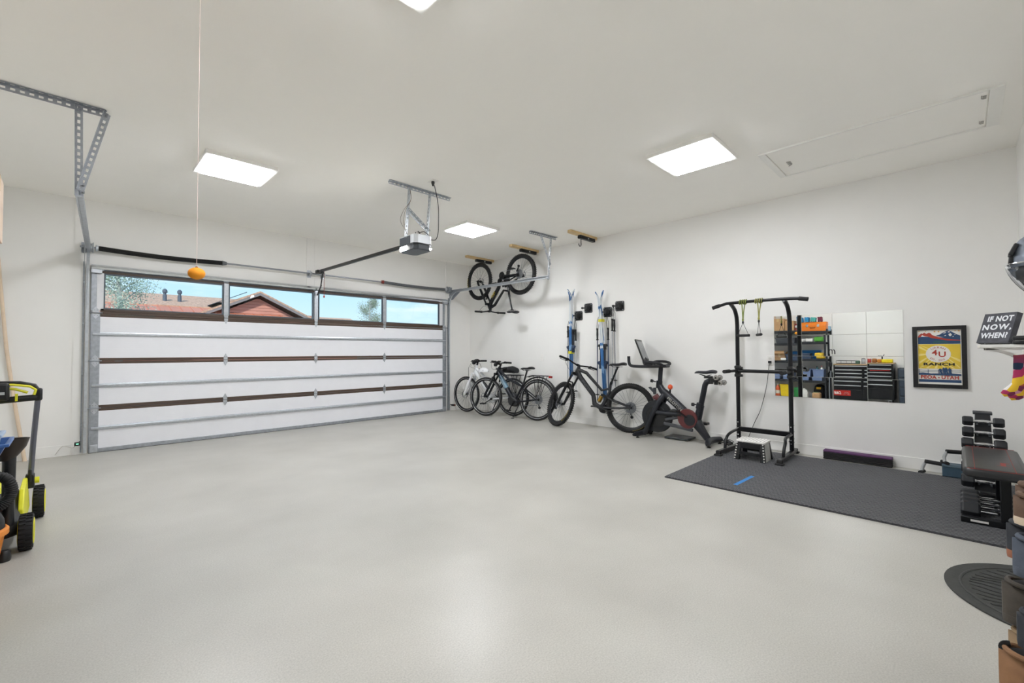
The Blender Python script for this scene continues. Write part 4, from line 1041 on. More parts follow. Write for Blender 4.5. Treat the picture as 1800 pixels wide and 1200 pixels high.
# two small weights in the holder behind the seat
hd = MB(); hd.box(P(2.185, .83), (.13, .075, .05)); hd.box(P(2.16, .80), (.10, .05, .05)); hd.build('weight_holder', BLK, sb, bevel=.006)
CLR = M('clear_grey_weight', '#8f8c86', .25, .1, .1)
for i, (dy, dz, dx, w_) in enumerate(((-.0, .03, -.02, 'upper'), (-.03, -.035, .03, 'lower'))):
    t = thing('hand_weight', 'small grey hand weight in the holder behind the exercise bike saddle, %s one' % w_, 'dumbbell', (xc+dx, 2.15+dy, .80+dz), 'hand weights on the exercise bike')
    a = V((xc+dx-.08, 2.145+dy, .835+dz))
    MB().cyl(a, a+V((.16, 0, 0)), .012).build('handle', STEEL, t)
    for s in (0, 1): MB().lathe([(.014, 0), (.030, .006), (.034, .025), (.030, .045), (.014, .05)], a+V((.0 if not s else .12, 0, 0)), (1, 0, 0), 12).build('weight_head', CLR, t)
# ball knob
kb = thing('orange_ball', 'small orange rubber ball on top of the exercise bike frame', 'ball', (xc, 2.785, .68))
MB().sphere((xc, 2.783, .712), (.033, .033, .036), 16, 10).build('ball', M('orange_rubber', '#d9552a', .5), kb)
# flat scale on the floor
t = thing('bathroom_scale', 'flat black bathroom scale on the floor under the exercise bike', 'scale', (5.95, 2.72, 0))
MB().box((5.955, 2.715, .022), (.30, .33, .026)).build('platform', M('scale_glass', '#3a3e40', .25, .1), t, bevel=.008)
ft = MB()
for i in (-1, 1):
    for j in (-1, 1): ft.cyl((5.955+i*.11, 2.715+j*.12, 0), (5.955+i*.11, 2.715+j*.12, .012), .018, n=10)
ft.build('feet', BLK, t)
# loose cable heap
t = MB(); rnd = random.Random(3); pts = []
for i in range(60):
    a = i*.62; pts.append((5.93+.09*math.cos(a)+rnd.uniform(-.02, .02), 2.09+.07*math.sin(a*1.07)+rnd.uniform(-.015, .015), .012+.05*abs(math.sin(a*.31))))
t.tube(pts, .0045, 5)
solo(t, 'cable_coil', 'tangled black cable lying behind the rear foot of the exercise bike', 'cable', BLK)

# ------------------------------------------------------------------ pull-up tower
tw = thing('pullup_tower', 'black steel pull-up tower with dip handles standing on the mat', 'pull-up tower', (5.70, 1.645, .014))
Z0 = .016; YL, YR, XU = 1.930, 1.365, 5.845
for y in (YL, YR):
    s = MB(); s.tube([(XU, y, Z0+.04), (XU, y, .9)]+smooth_path([(XU, y, 1.52), (XU-.02, y, 1.62), (XU-.08, y, 1.70), (XU-.17, y, 1.748), (XU-.225, y, 1.768)], 5), .0235, 12); s.build('upright', BLKM, tw)
    MB().bar((5.23, y+(.02 if y > 1.6 else -.03), Z0+.035), (6.0, y, Z0+.03), .045, .04).build('base_rail', BLKM, tw, bevel=.006)
    for x in (5.235, 5.985):
        q = y+(.02 if y > 1.6 else -.03)*(1 if x < 5.5 else 0)
        MB().prism([(-.035, -.04), (.035, -.04), (.035, .04), (-.035, .04)], (x, q, Z0-.002), (1, 0, 0), (0, 1, 0), .018).box((x, q, Z0+.028), (.03, .052, .048)).build('rubber_foot', RUB, tw, bevel=.006)
    q = y+(.014 if y > 1.6 else -.02)
    MB().tube(smooth_path([(5.42, q, Z0+.05), (5.44, q, .13), (5.50, q, .20), (5.60, y, .235), (XU, y, .245)], 4), .016, 10).build('brace', BLKM, tw)
    a = MB(); a.tube([(XU, y, .955), (5.70, y, .958), (5.48, y+(.03 if y > 1.6 else .0), .955)], .017, 10); ao = a.build('dip_arm', BLKM, tw)
    MB().tube([(5.60, y+(.014 if y > 1.6 else 0), .957), (5.475, y+(.031 if y > 1.6 else .0), .955)], .022, 12).build('foam_grip', RUB, ao)
    c = MB(); c.box((XU, y, .90), (.075, .06, .035)); c.box((XU, y, 1.0), (.075, .06, .035)); c.box((XU+.005, y, .95), (.06, .055, .14)); c.build('clamp', BLK, tw, bevel=.006)
    k = MB(); k.cyl((XU-.03, y-.03, .99), (XU-.03, y-.065, .99), .016); k.cyl((XU-.03, y-.03, .90), (XU-.03, y-.065, .90), .016); k.build('clamp_knob', BLK, tw)
    bl = MB()
    for z in (.14, .18, .26, .33): bl.cyl((XU-.026, y, z), (XU+.026, y, z), .008, n=6); bl.cyl((XU, y-.028, z+.02), (XU, y+.028, z+.02), .007, n=6)
    bl.build('bolt', CHR, tw)
MB().bar((XU, YR, .245), (XU, YL, .245), .045, .055).build('cross_bar', BLKM, tw, bevel=.004)
MB().tube([(XU-.03, YR, .955), (XU-.03, YL, .955)], .021, 10).build('middle_bar', BLKM, tw)
tb = MB().tube([(5.61, 2.135, 1.725), (5.615, 2.05, 1.750), (5.62, 1.97, 1.772), (5.62, 1.65, 1.778), (5.62, 1.32, 1.775), (5.615, 1.24, 1.770), (5.61, 1.13, 1.755)], .018, 12).build('pullup_bar', BLKM, tw)
for y in (2.10, 1.17):
    MB().tube([(5.611, y+.035*(1 if y > 1.6 else -1), 1.7275 if y > 1.6 else 1.7525), (5.616, y-.05*(1 if y > 1.6 else -1), 1.752 if y > 1.6 else 1.768)], .0225, 12).build('grip_sleeve', RUB, tb)
# exercise bands with handles
GRN = M('band_green', '#77803a', .5, 0, .1, 60); YLW = M('band_yellow', '#8f8c48', .5, 0, .1, 60)
def band(label, y, ztop, zh, cm, twist):
    t = thing('exercise_band', label, 'exercise band', (5.62, y, zh-.02), 'exercise bands on the pull-up bar')
    w_ = MB()
    for k in range(4):
        w_.arc((5.62, y+.035-.022*k, ztop), (0, 1, .15), .026, .006, n=16, m=6)
    w_.tube([(5.605, y+.01, ztop-.02), (5.60, y+.004, ztop-.12), (5.60, y, zh+.19)], .006, 6); w_.tube([(5.635, y-.014, ztop-.02), (5.61, y-.006, ztop-.12), (5.602, y-.002, zh+.19)], .006, 6)
    w_.sphere((5.60, y, zh+.185), (.012, .012, .022), 8, 6); w_.build('cord', cm, t)
    MB().sphere((5.60, y, zh+.155), (.012, .012, .02), 8, 6).build('clip', BLK, t)
    d = V((math.sin(twist), math.cos(twist), 0))*.062; c = V((5.60, y, zh))
    s = MB(); s.tube([V((5.60, y, zh+.15)), c+d+V((0, 0, .005))], .006, 6, flat=.35); s.tube([V((5.60, y, zh+.15)), c-d+V((0, 0, .005))], .006, 6, flat=.35); s.build('strap', M('band_strap', '#22262b', .7), t)
    MB().tube([c-d*1.15, c+d*1.15], .0155, 12).build('handle', RUB, t)
band('green exercise band with a wide triangular handle, left on the pull-up bar', 1.785, 1.776, 1.38, GRN, .1)
band('yellow-green exercise band with a narrow hanging handle, right on the pull-up bar', 1.615, 1.776, 1.385, YLW, 1.0)
# extension cord from outlet
cord = MB(); cord.tube(smooth_path([(6.05, 1.629, 1.062), (6.03, 1.632, 1.05), (6.03, 1.64, .98), (6.03, 1.66, .80), (6.02, 1.70, .60), (6.01, 1.74, .45), (6.02, 1.80, .32), (6.03, 1.86, .17), (6.035, 1.90, .06), (6.03, 1.95, .018), (6.0, 2.03, .018)]), .0035, 6)
cord.box((6.045, 1.629, 1.063), (.035, .03, .03))
solo(cord, 'power_cord', 'thin black power cord hanging from the wall outlet behind the pull-up tower', 'cord', BLK)

# ------------------------------------------------------------------ folding step stool
t = thing('step_stool', 'folding step stool with spotted white top and black sides', 'stool', (5.34, 1.615, .014))
ZB = .014; ZT = .225
MB().prism([(-.10, -.145), (.10, -.145), (.115, -.13), (.115, .13), (.10, .145), (-.10, .145), (-.115, .13), (-.115, -.13)], (5.34, 1.615, ZT-.02), (1, 0, 0), (0, 1, 0), .02).build('seat', WHT, t, bevel=.004)
d = MB(); rnd = random.Random(5)
for i in range(7):
    for j in range(9): d.lathe([(.0055, 0), (.005, .0012)], (5.34-.09+.03*i, 1.615-.12+.03*j, ZT), (0, 0, 1), 8)
d.build('grip_dots', BLK, t)
def leg_frame(xs, nm, m):
    o = MB(); s0 = 1 if xs > 0 else -1
    for y in (-1, 1):
        o.loft([[V((5.34+s0*(.115+.03), 1.615+y*(.155), ZB)), V((5.34+s0*(.115+.03), 1.615+y*(.155-.05), ZB)), V((5.34+s0*(.085+.03), 1.615+y*(.155-.05), ZB)), V((5.34+s0*(.085+.03), 1.615+y*.155, ZB))],
                [V((5.34+s0*.112, 1.615+y*.132, ZT-.02)), V((5.34+s0*.112, 1.615+y*(.132-.045), ZT-.02)), V((5.34+s0*.085, 1.615+y*(.132-.045), ZT-.02)), V((5.34+s0*.085, 1.615+y*.132, ZT-.02))]])
    o.box((5.34+s0*.112, 1.615, ZT-.055), (.02, .20, .06)); o.box((5.34+s0*.128, 1.615, ZB+.075), (.02, .22, .03))
    return o.build(nm, m, t, bevel=.003)
leg_frame(-1, 'leg_frame', BLK); leg_frame(1, 'leg_frame', BLK)
for y in (-1, 1):
    o = MB(); o.loft([[V((5.34+s*.085, 1.615+y*.15, ZB)) for s in (-1, 1)]+[V((5.34+s*.085, 1.615+y*.142, ZB)) for s in (1, -1)], [V((5.34+s*.075, 1.615+y*.136, ZT-.02)) for s in (-1, 1)]+[V((5.34+s*.075, 1.615+y*.128, ZT-.02)) for s in (1, -1)]])
    o.build('side_panel', M('stool_grey', '#c9c9c6', .5), t)
dd = MB()
for y in (-1, 1):
    for k in range(7):
        z = ZB+.015+k*.028; q = (z-ZB)/(ZT-ZB); dd.box((5.34-.148+.033*q, 1.615+y*(.148-.023*q), z), (.012, .012, .012))
for k in range(10): dd.box((5.34-.117, 1.615-.126+.028*k, ZT-.012), (.006, .012, .012))
dd.build('white_studs', WHT, t)
# ------------------------------------------------------------------ interlocking gym mat
def mat_tread():
    m = M('mat_foam', '#3d3e42', .7, 0, .10, 6)
    nt = m.node_tree; L = nt.links.new; b = nt.nodes['Principled BSDF']; tc = nt.nodes.new('ShaderNodeTexCoord')
    mp = nt.nodes.new('ShaderNodeMapping'); mp.inputs['Rotation'].default_value = (0, 0, PI/4); mp.inputs['Scale'].default_value = (1, 1, 0)
    ck = nt.nodes.new('ShaderNodeTexChecker'); ck.inputs['Scale'].default_value = 30
    w1 = nt.nodes.new('ShaderNodeTexWave'); w1.bands_direction = 'X'; w1.inputs['Scale'].default_value = 15
    w2 = nt.nodes.new('ShaderNodeTexWave'); w2.bands_direction = 'Y'; w2.inputs['Scale'].default_value = 15
    mx = nt.nodes.new('ShaderNodeMix'); mx.data_type = 'FLOAT'
    bp = nt.nodes.new('ShaderNodeBump'); bp.inputs['Strength'].default_value = 1.0; bp.inputs['Distance'].default_value = .006
    L(tc.outputs['Object'], mp.inputs[0])
    for n in (ck, w1, w2): L(mp.outputs[0], n.inputs['Vector'])
    L(ck.outputs['Fac'], mx.inputs[0]); L(w1.outputs['Fac'], mx.inputs[2]); L(w2.outputs['Fac'], mx.inputs[3])
    L(mx.outputs[0], bp.inputs['Height']); L(bp.outputs[0], b.inputs['Normal'])
    b.inputs['Sheen Weight'].default_value = .15
    return m
TREAD = mat_tread()
mt_ = thing('gym_mat', 'dark grey interlocking foam gym mat on the floor along the wall', 'mat', (4.95, .80, 0))
GX = [4.02, 4.64, 5.255, 5.865]; GY = [1.995, 1.415, .835, .226, -.385]
def zig(a, b, inter, amp=.011, n=20):
    """points from a to b (a kept, b left out) with puzzle teeth on an interior edge"""
    a = V(a); b = V(b); 
    if not inter: return [a]
    d = b-a; nn = V((-d.y, d.x)).normalized() if (abs(d.y) > abs(d.x)) == (d.y > 0) or True else None
    # same teeth whichever way the edge is walked
    if (d.x+d.y) < 0:
        q = zig(b, a, True, amp, n)+[a.copy()]
        q = q[::-1]; return q[:-1]
    nn = V((-d.y, d.x)).normalized(); out = [a]
    for i in range(1, n):
        k0 = (i-.30)/n; k1 = (i+.30)/n; s = amp if i % 2 else -amp
        out += [a+d*k0+nn*s, a+d*k1+nn*s]
    return out
for i in range(3):
    for j in range(4):
        x0, x1 = GX[i], GX[i+1]; y1, y0 = GY[j], GY[j+1]
        pts = zig((x0, y0), (x1, y0), j < 3)+zig((x1, y0), (x1, y1), i < 2)+zig((x1, y1), (x0, y1), j > 0)+zig((x0, y1), (x0, y0), i > 0)
        cx, cy = (x0+x1)/2, (y0+y1)/2
        pts = [((p.x-cx)*.9985, (p.y-cy)*.9985) for p in pts]
        hgt = .0135+.0006*((i+j) % 2)
        MB().prism(pts, (cx, cy, 0), (1, 0, 0), (0, 1, 0), hgt).build('mat_tile', TREAD, mt_, smooth=False)
tp = MB().bar((4.19, 1.42, .0152), (4.60, 1.40, .0152), .035, .0008)
solo(tp, 'tape_strip', 'short strip of blue tape on the dark gym mat', 'tape', M('blue_tape', '#2f7fc4', .6))

# folded purple mat
t = thing('folded_mat', 'folded exercise mat with a purple top lying against the wall', 'exercise mat', (5.995, .795, .0))
PUR = M('purple_foam', '#5a3560', .75, 0, .08, 30, .1); BLF = M('black_foam', '#191618', .75, 0, .1, 30)
for k in range(5):
    z = .004+k*.0195
    MB().box((5.997, .795, z+.009), (.105, .585, .0172)).build('layer', BLF if k < 4 else PUR, t, bevel=.004)

# rubber doormat, half round
t = thing('doormat', 'half-round dark ribbed rubber doormat against the back wall', 'doormat', (3.28, -.2, 0))
RBM = M('doormat_rubber', '#383937', .8, 0, .15, 40, .3, 150); RBK = M('doormat_groove', '#222325', .85, 0, .1)
cx, cy, a_, b_ = 3.30, YB+.015, .46, .465
def half(a, b, n=40): return [(a*math.cos(PI*i/n), b*math.sin(PI*i/n)) for i in range(n+1)]
MB().prism(half(a_, b_), (cx, cy, 0), (1, 0, 0), (0, 1, 0), .008).build('mat_base', RBM, t, bevel=.002)
rib = MB()
for k in (.86,):
    rib.tube([(cx+a_*k*math.cos(PI*i/40), cy+b_*k*math.sin(PI*i/40)+.004, .008) for i in range(41)], .005, 6, flat=1.4)
for i in range(-9, 10):
    x = i*.043
    if abs(x) < a_*.80:
        y1 = b_*.80*math.sqrt(1-(x/(a_*.80))**2)
        pts = [(cx+x+.012*math.sin(k*1.1+i), cy+.02+(y1-.02)*k/8, .0085) for k in range(9)]
        if y1 > .05: rib.tube(pts, .006, 6, flat=1.3)
rib.build('mat_ribs', M('doormat_rib', '#3b3c3a', .75, 0, .15, 60, .3), t)

# ------------------------------------------------------------------ dumbbells
HEXR = M('dumbbell_rubber', '#1f2124', .55, 0, .12, 30, .1)
def dumbbell_mb(L, r, hl):
    """parts along local y, centred at the origin"""
    hs = []
    for s in (-1, 1):
        y0 = s*L/2; y1 = s*(L/2-hl)
        prof = [(r*.80, 0), (r, .012), (r, hl-.012), (r*.86, hl)]
        o = MB()
        rings = []
        for rr, q in prof:
            rings.append([V((rr*math.cos(PI/6+PI/3*k), y0-s*q, rr*math.sin(PI/6+PI/3*k))) for k in range(6)])
        o.loft(rings); hs.append(o)
    h = MB(); g = L/2-hl
    h.tube([(0, -g-.01, 0), (0, -g+.012, 0), (0, -g*.5, 0), (0, 0, 0), (0, g*.5, 0), (0, g-.012, 0), (0, g+.01, 0)], [.019, .013, .0155, .0175, .0155, .013, .019], 12)
    return hs, h
def dumbbell(label, c, L, r, hl, group, rot=(0, 0, 0)):
    t = thing('dumbbell', label, 'dumbbell', c, group, rot=rot)
    hs, h = dumbbell_mb(L, r, hl)
    for o in hs: o.build('hex_head', HEXR, t, smooth=False, bevel=.004)
    h.build('handle', CHR, t)
    return t
# vertical rack
rk = thing('dumbbell_rack', 'black upright dumbbell rack holding a column of hex dumbbells', 'rack', (5.45, -.128, .014))
yc = -.128
tilt = lambda z: 5.30+.20*(z-.05)/.6
p = MB(); p.loft([[V((tilt(z)+dx, yc+dy, z)) for dx, dy in ((-.012, -w), (-.012, w), (.022, w), (.022, -w))] for z, w in ((.05, .06), (.35, .055), (.655, .045))]); p.build('rack_panel', M('rack_panel', '#26282b', .4, .2), rk, bevel=.004)
MB().box((tilt(.66)+.01, yc, .665), (.06, .115, .018), (0, -.2, 0)).build('top_cap', DARKG, rk, bevel=.004)
q = MB(); q.bar((tilt(.6)+.02, yc, .62), (5.70, yc, .03), .05, .03); q.build('rear_strut', BLKM, rk)
MB().b2((5.20, yc-.14, .014), (5.24, yc+.14, .045)).b2((5.68, yc-.14, .014), (5.72, yc+.14, .045)).b2((5.22, yc-.03, .014), (5.70, yc+.03, .04)).build('base', BLKM, rk, bevel=.003)
TI = [(.600, .245, .043, .066), (.512, .250, .047, .070), (.420, .262, .050, .074), (.326, .262, .052, .076), (.232, .268, .054, .078), (.130, .275, .057, .080)]
ordn = ['topmost', 'second', 'third', 'fourth', 'fifth', 'lowest']
for k, (z, L, r, hl) in enumerate(TI):
    x = tilt(z)-.065
    MB().bar((tilt(z)-.01, yc-.035, z-.02), (x-.02, yc-.035, z-.022), .012, .006).bar((tilt(z)-.01, yc+.035, z-.02), (x-.02, yc+.035, z-.022), .012, .006).build('cradle', STEEL, rk)
    dumbbell('black hex dumbbell on the upright rack, %s counting from the top' % ordn[k], (x, yc, z), L, r, hl, 'dumbbells on the rack', rot=(0, .52, 0))
# dumbbells on the floor under the bench
for k, (x, w_) in enumerate(((4.530, 'nearest the room'), (4.660, 'second from the room'), (4.790, 'third from the room'), (4.920, 'nearest the wall'))):
    dumbbell('large black hex dumbbell on the mat under the weight bench, '+w_, (x, -.145, .072), .32, .064, .10, 'dumbbells under the bench', rot=(0, .5236, 0))

# ------------------------------------------------------------------ weight bench
bn = thing('weight_bench', 'black padded weight bench with red stitching', 'bench', (4.5, -.145, .014))
LTH = M('bench_leather', '#1f2022', .36, 0, .06, 50, .12, 300); RST = M('red_stitch', '#a5342a', .6)
bx0, bx1, by0, by1, bz = 4.02, 4.96, -.29, .0, .46
def rr(x0, x1, y0, y1, c, n=5):
    out = []
    for cx_, cy_, a0 in ((x1-c, y1-c, 0), (x0+c, y1-c, 90), (x0+c, y0+c, 180), (x1-c, y0+c, 270)):
        for i in range(n+1):
            a = math.radians(a0+90*i/n); out.append((cx_+c*math.cos(a), cy_+c*math.sin(a)))
    return out
pts = rr(bx0, bx1, by0, by1, .05)
o = MB(); mx_, my_ = (bx0+bx1)/2, (by0+by1)/2
def rng(sc, z): return [V((mx_+(x-mx_)*(1-sc/((bx1-bx0)/2)), my_+(y-my_)*(1-sc/((by1-by0)/2)), z)) for x, y in pts]
o.loft([rng(.012, bz-.06), rng(0, bz-.048), rng(0, bz-.02), rng(.006, bz-.007), rng(.02, bz)]); pad = o.build('seat_pad', LTH, bn)
s = MB()
for k in (.05,):
    q = rr(bx0+k, bx1-k, by0+.012, by1-.012, .01, 2)
s.tube([(bx0+.012, by0+.02, bz-.0035), (bx0+.012, by1-.02, bz-.0035)], .0012, 4); s.tube([(bx1-.03, by0+.02, bz), (bx1-.03, by1-.02, bz)], .0012, 4)
for y in (by0+.062, by1-.055): s.tube([(bx0+.01, y, bz-.002), (bx0+.03, y, bz+.0005), (bx1-.03, y, bz+.0005), (bx1-.01, y, bz-.002)], .0012, 4)
s.build('stitching', RST, pad)
lg = MB(); lg.face([(-.012, -.05), (.012, -.05), (.012, .03), (.03, .045), (.03, .055), (-.012, .055)], (4.27, -.185, bz+.0008), (0, -1, 0), (1, 0, 0)); lg.face([(-.03, -.06), (.03, -.06), (.03, -.052), (-.03, -.052)], (4.27, -.185, bz+.0008), (0, -1, 0), (1, 0, 0)); lg.build('red_logo', M('logo_red', '#8e2420', .5), pad)
for x in (4.42, 5.03):
    MB().bar((x, -.20, .03), (min(x, 4.93), -.20, .41), .05, .05).build('post', BLKM, bn, bevel=.004)
    MB().b2((x-.03, -.37, .0145), (x+.03, .015, .055)).build('foot_bar', BLKM, bn, bevel=.004)
MB().b2((4.20, -.225, .385), (4.95, -.175, .41)).build('under_frame', BLKM, bn, bevel=.003)
MB().box((4.389, -.075, .0355), (.001, .085, .014)).build('white_sticker', WHT, bn)

# ------------------------------------------------------------------ push-up handles and blue-grey case by the wall
t = thing('storage_case', 'blue-grey plastic case on the floor beside the dumbbell rack', 'case', (5.90, .08, 0))
CS = M('case_blue', '#3f5666', .5, 0, .08)
MB().b2((5.83, -.06, .014), (5.99, .135, .125)).build('case_body', CS, t, bevel=.012)
MB().b2((5.826, -.062, .105), (5.994, .137, .122)).build('case_lid', M('case_lid', '#4c5f6a', .5), t, bevel=.004)
PGR = M('handle_grey', '#a7a9aa', .5)
def pushup(label, c, rz, z0):
    t = thing('pushup_handle', label, 'push-up bar', (c[0], c[1], z0), 'push-up handles')
    R = Matrix.Rotation(rz, 3, 'Z'); 
    def q(x, y, z): return V((c[0], c[1], z0))+R @ V((x, y, z))
    MB().tube([q(-.085, .03, .014), q(-.09, .0, .02), q(-.085, -.02, .06), q(-.07, -.02, .10), q(-.05, -.02, .115)], .013, 10).tube([q(.085, .03, .014), q(.09, .0, .02), q(.085, -.02, .06), q(.07, -.02, .10), q(.05, -.02, .115)], .013, 10).build('frame', PGR, t)
    MB().tube([q(-.068, -.02, .112), q(.068, -.02, .116)], .019, 12).build('foam_grip', RUB, t)
    f = MB()
    for s in (-1, 1): f.tube([q(s*.088, .045, .014), q(s*.088, -.05, .014)], .0155, 10)
    f.build('foot', RUB, t)
pushup('grey push-up handle with black foam grip standing left of the blue case', (5.905, .195), math.radians(75), .0)
pushup('grey push-up handle lying on top of the blue-grey case', (5.91, .035), math.radians(115), .126)
# ------------------------------------------------------------------ mirror tiles
mr = thing('wall_mirror', 'large frameless wall mirror made of square mirror tiles', 'mirror', (XB, .99, .657))
mm = bpy.data.materials.new('mirror_silver'); mm.use_nodes = True
_b = mm.node_tree.nodes['Principled BSDF']; _b.inputs['Metallic'].default_value = 1; _b.inputs['Roughness'].default_value = 0.0
_n = mm.node_tree.nodes.new('ShaderNodeTexNoise'); _n.inputs['Scale'].default_value = 2.0
_r = mm.node_tree.nodes.new('ShaderNodeValToRGB'); _r.color_ramp.elements[0].color = (.86, .88, .87, 1); _r.color_ramp.elements[1].color = (.88, .90, .89, 1)
mm.node_tree.links.new(_n.outputs['Fac'], _r.inputs[0]); mm.node_tree.links.new(_r.outputs[0], _b.inputs['Base Color'])
MY = [1.582, 1.296, 1.000, .699, .399]; MZ = [.657, .897, 1.137, 1.377, 1.618]
rnd = random.Random(11)
for i in range(4):
    for j in range(4):
        y0, y1 = MY[i+1]+.0017, MY[i]-.0017; z0, z1 = MZ[j]+.0017, MZ[j+1]-.0017
        R = Euler((0, rnd.uniform(-.0022, .0022), rnd.uniform(-.0022, .0022))).to_matrix()
        MB().box((XB-.0035, (y0+y1)/2, (z0+z1)/2), (.0035, y1-y0, z1-z0), R).build('mirror_tile', mm, mr, smooth=False)

# ------------------------------------------------------------------ poster
ps = thing('poster_frame', 'black framed poster of a mountain ranch with PEOA UTAH lettering', 'poster', (XB, .14, .83))
py0, py1, pz0, pz1 = -.052, .333, .829, 1.437     # y from right to left
U, W_ = V((0, -1, 0)), V((0, 0, 1))
BF = M('poster_frame_black', '#141416', .35, 0, .05)
fw = .036
f = MB()
f.b2((XB-.026, py0, pz0), (XB-.002, py0+fw, pz1)); f.b2((XB-.026, py1-fw, pz0), (XB-.002, py1, pz1)); f.b2((XB-.026, py0+fw, pz0), (XB-.002, py1-fw, pz0+fw)); f.b2((XB-.026, py0+fw, pz1-fw), (XB-.002, py1-fw, pz1))
f.build('frame', BF, ps, bevel=.002)
PW, PH = (py1-py0)-2*fw, (pz1-pz0)-2*fw
pm = [M('print_white', '#e9e6df', .5, 0, .02), M('print_navy', '#26456b', .5, 0, .05), M('print_red', '#b03a2a', .5, 0, .08), M('print_yellow', '#e6c63f', .5, 0, .10, 6), M('print_black', '#1b1b1d', .5), M('print_gold', '#d39a2b', .5), M('print_teal', '#2b5560', .5), M('print_brightyellow', '#f0dc86', .5, 0, .04)]
q = MB()
oo = V((XB-.008, py1-fw, pz0+fw))          # lower left corner of the print as seen from the room
lay = [0]
def L_(poly, m, d=.0003):
    lay[0] += 1; q.m = m
    q.face([(x*PW, y*PH) for x, y in poly], oo+V((-d*lay[0]*.35, 0, 0)), U, W_)
L_([(0, 0), (1, 0), (1, 1), (0, 1)], 0)
L_([(.02, .035), (.98, .035), (.98, .085), (.02, .085)], 1)
L_([(.02, .74), (.98, .74), (.98, .86), (.62, .86), (.35, .87), (.02, .88)], 1)
L_([(.02, .88), (.05, .91), (.10, .94), (.13, .93), (.17, .955), (.21, .93), (.24, .935), (.28, .95), (.33, .93), (.35, .905), (.45, .875), (.60, .842), (.80, .818), (.98, .808), (.98, .795), (.70, .80), (.45, .835), (.33, .85), (.26, .875), (.18, .885), (.12, .905), (.08, .87), (.02, .86)], 2)
L_([(.42, .885), (.52, .91), (.60, .945), (.68, .975), (.72, .985), (.78, .965), (.88, .92), (.98, .885), (.98, .82), (.80, .835), (.62, .86)], 1)
for pl in ([(.60, .925), (.64, .95), (.68, .955), (.65, .935)], [(.70, .955), (.73, .97), (.76, .955), (.73, .945)], [(.72, .915), (.77, .935), (.80, .90), (.76, .875), (.73, .89)], [(.62, .885), (.66, .90), (.67, .885)], [(.84, .905), (.88, .915), (.87, .90)], [(.80, .87), (.84, .88), (.83, .865)]): L_(pl, 0)
L_([(.35, .75), (.75, .75), (.62, .80), (.40, .80)], 6)
for x, y, s in ((.05, .975, .02), (.20, .972, .02), (.41, .968, .035), (.50, .965, .03), (.87, .975, .02), (.95, .972, .03)):
    L_([(x+s*(1 if k % 2 == 0 else .42)*math.cos(PI/2+k*PI/5), y+s*.62*(1 if k % 2 == 0 else .42)*math.sin(PI/2+k*PI/5)) for k in range(10)], 5)
L_([(.02, .285), (.98, .285), (.98, .735), (.02, .735)], 3)
for k in range(22):
    a = 2*PI*k/22; a2 = a+.09; c = (.49, .56); 
    def clip(ax_, r): 
        x = c[0]+r*math.cos(ax_); y = c[1]+r*.72*math.sin(ax_); return (min(max(x, .03), .97), min(max(y, .29), .73))
    L_([clip(a, .25), clip(a, .75), clip(a2, .75), clip(a2, .25)], 7, .0002)
L_([(.48+.285*math.cos(2*PI*k/32), .555+.155*math.sin(2*PI*k/32)) for k in range(32)], 0)
def T_(s, size, x, y, m, sx=1.0, bold=0, rot=0.0, sp=1.0):
    lay[0] += 1; q.m = m
    c, sn = math.cos(rot), math.sin(rot)
    q.text(s, size, oo+U*(x*PW)+W_*(y*PH)+V((-.000105*lay[0], 0, 0)), U*c+W_*sn, W_*c-U*sn, sx, bold, sp=sp)
T_('4', .075, .40, .575, 2, 1.1, .0012); T_('U', .075, .57, .545, 2, 1.1, .0012)
for i, ch in enumerate('URBAN'):
    a = math.radians(128-19*i); T_(ch, .026, .48+.215*math.cos(a), .555+.118*math.sin(a), 2, 1.2, 0, (a-PI/2)*.75)
for i, ch in enumerate('EST. 2016'):
    a = math.radians(222+10.5*i); T_(ch, .024, .48+.225*math.cos(a), .555+.118*math.sin(a), 2, 1.1, 0, (a+PI/2-2*PI)*.75)
T_('RANCH', .036, .49, .365, 4, 1.75, .0012, sp=1.05)
L_([(.02, .165), (.98, .165), (.98, .195), (.75, .205), (.55, .20), (.30, .195), (.12, .21), (.02, .20)], 1)
for y in (.23, .255): L_([(.02, y), (.98, y-.004), (.98, y+.001), (.02, y+.005)], 1)
for x in (.02, .235, .47): L_([(x, .19), (x+.012, .19), (x+.012, .27), (x, .27)], 1)
for x, hgt in ((.52, .09), (.60, .11), (.65, .11), (.73, .105)):
    L_([(x-.025, .20), (x-.02, .24), (x-.035, .27), (x-.02, .20+hgt*.95), (x+.005, .20+hgt), (x+.02, .20+hgt*.85), (x+.04, .27), (x+.03, .235), (x+.045, .20), (x+.01, .20), (x, .225), (x-.01, .20)], 1)
T_('PEOA', .047, .245, .125, 2, .92, .0016, sp=1.08); T_('UTAH', .047, .735, .125, 2, .92, .0016, sp=1.08)
L_([(.485+.028*(1 if k % 2 == 0 else .45)*math.cos(PI/2+k*PI/5), .122+.018*(1 if k % 2 == 0 else .45)*math.sin(PI/2+k*PI/5)) for k in range(10)], 2)
q.build('poster_print', pm, ps, smooth=False)
MB().b2((XB-.006, py0+fw*.5, pz0+fw*.5), (XB-.003, py1-fw*.5, pz1-fw*.5)).build('backing', M('backing_card', '#8b8172', .8), ps)

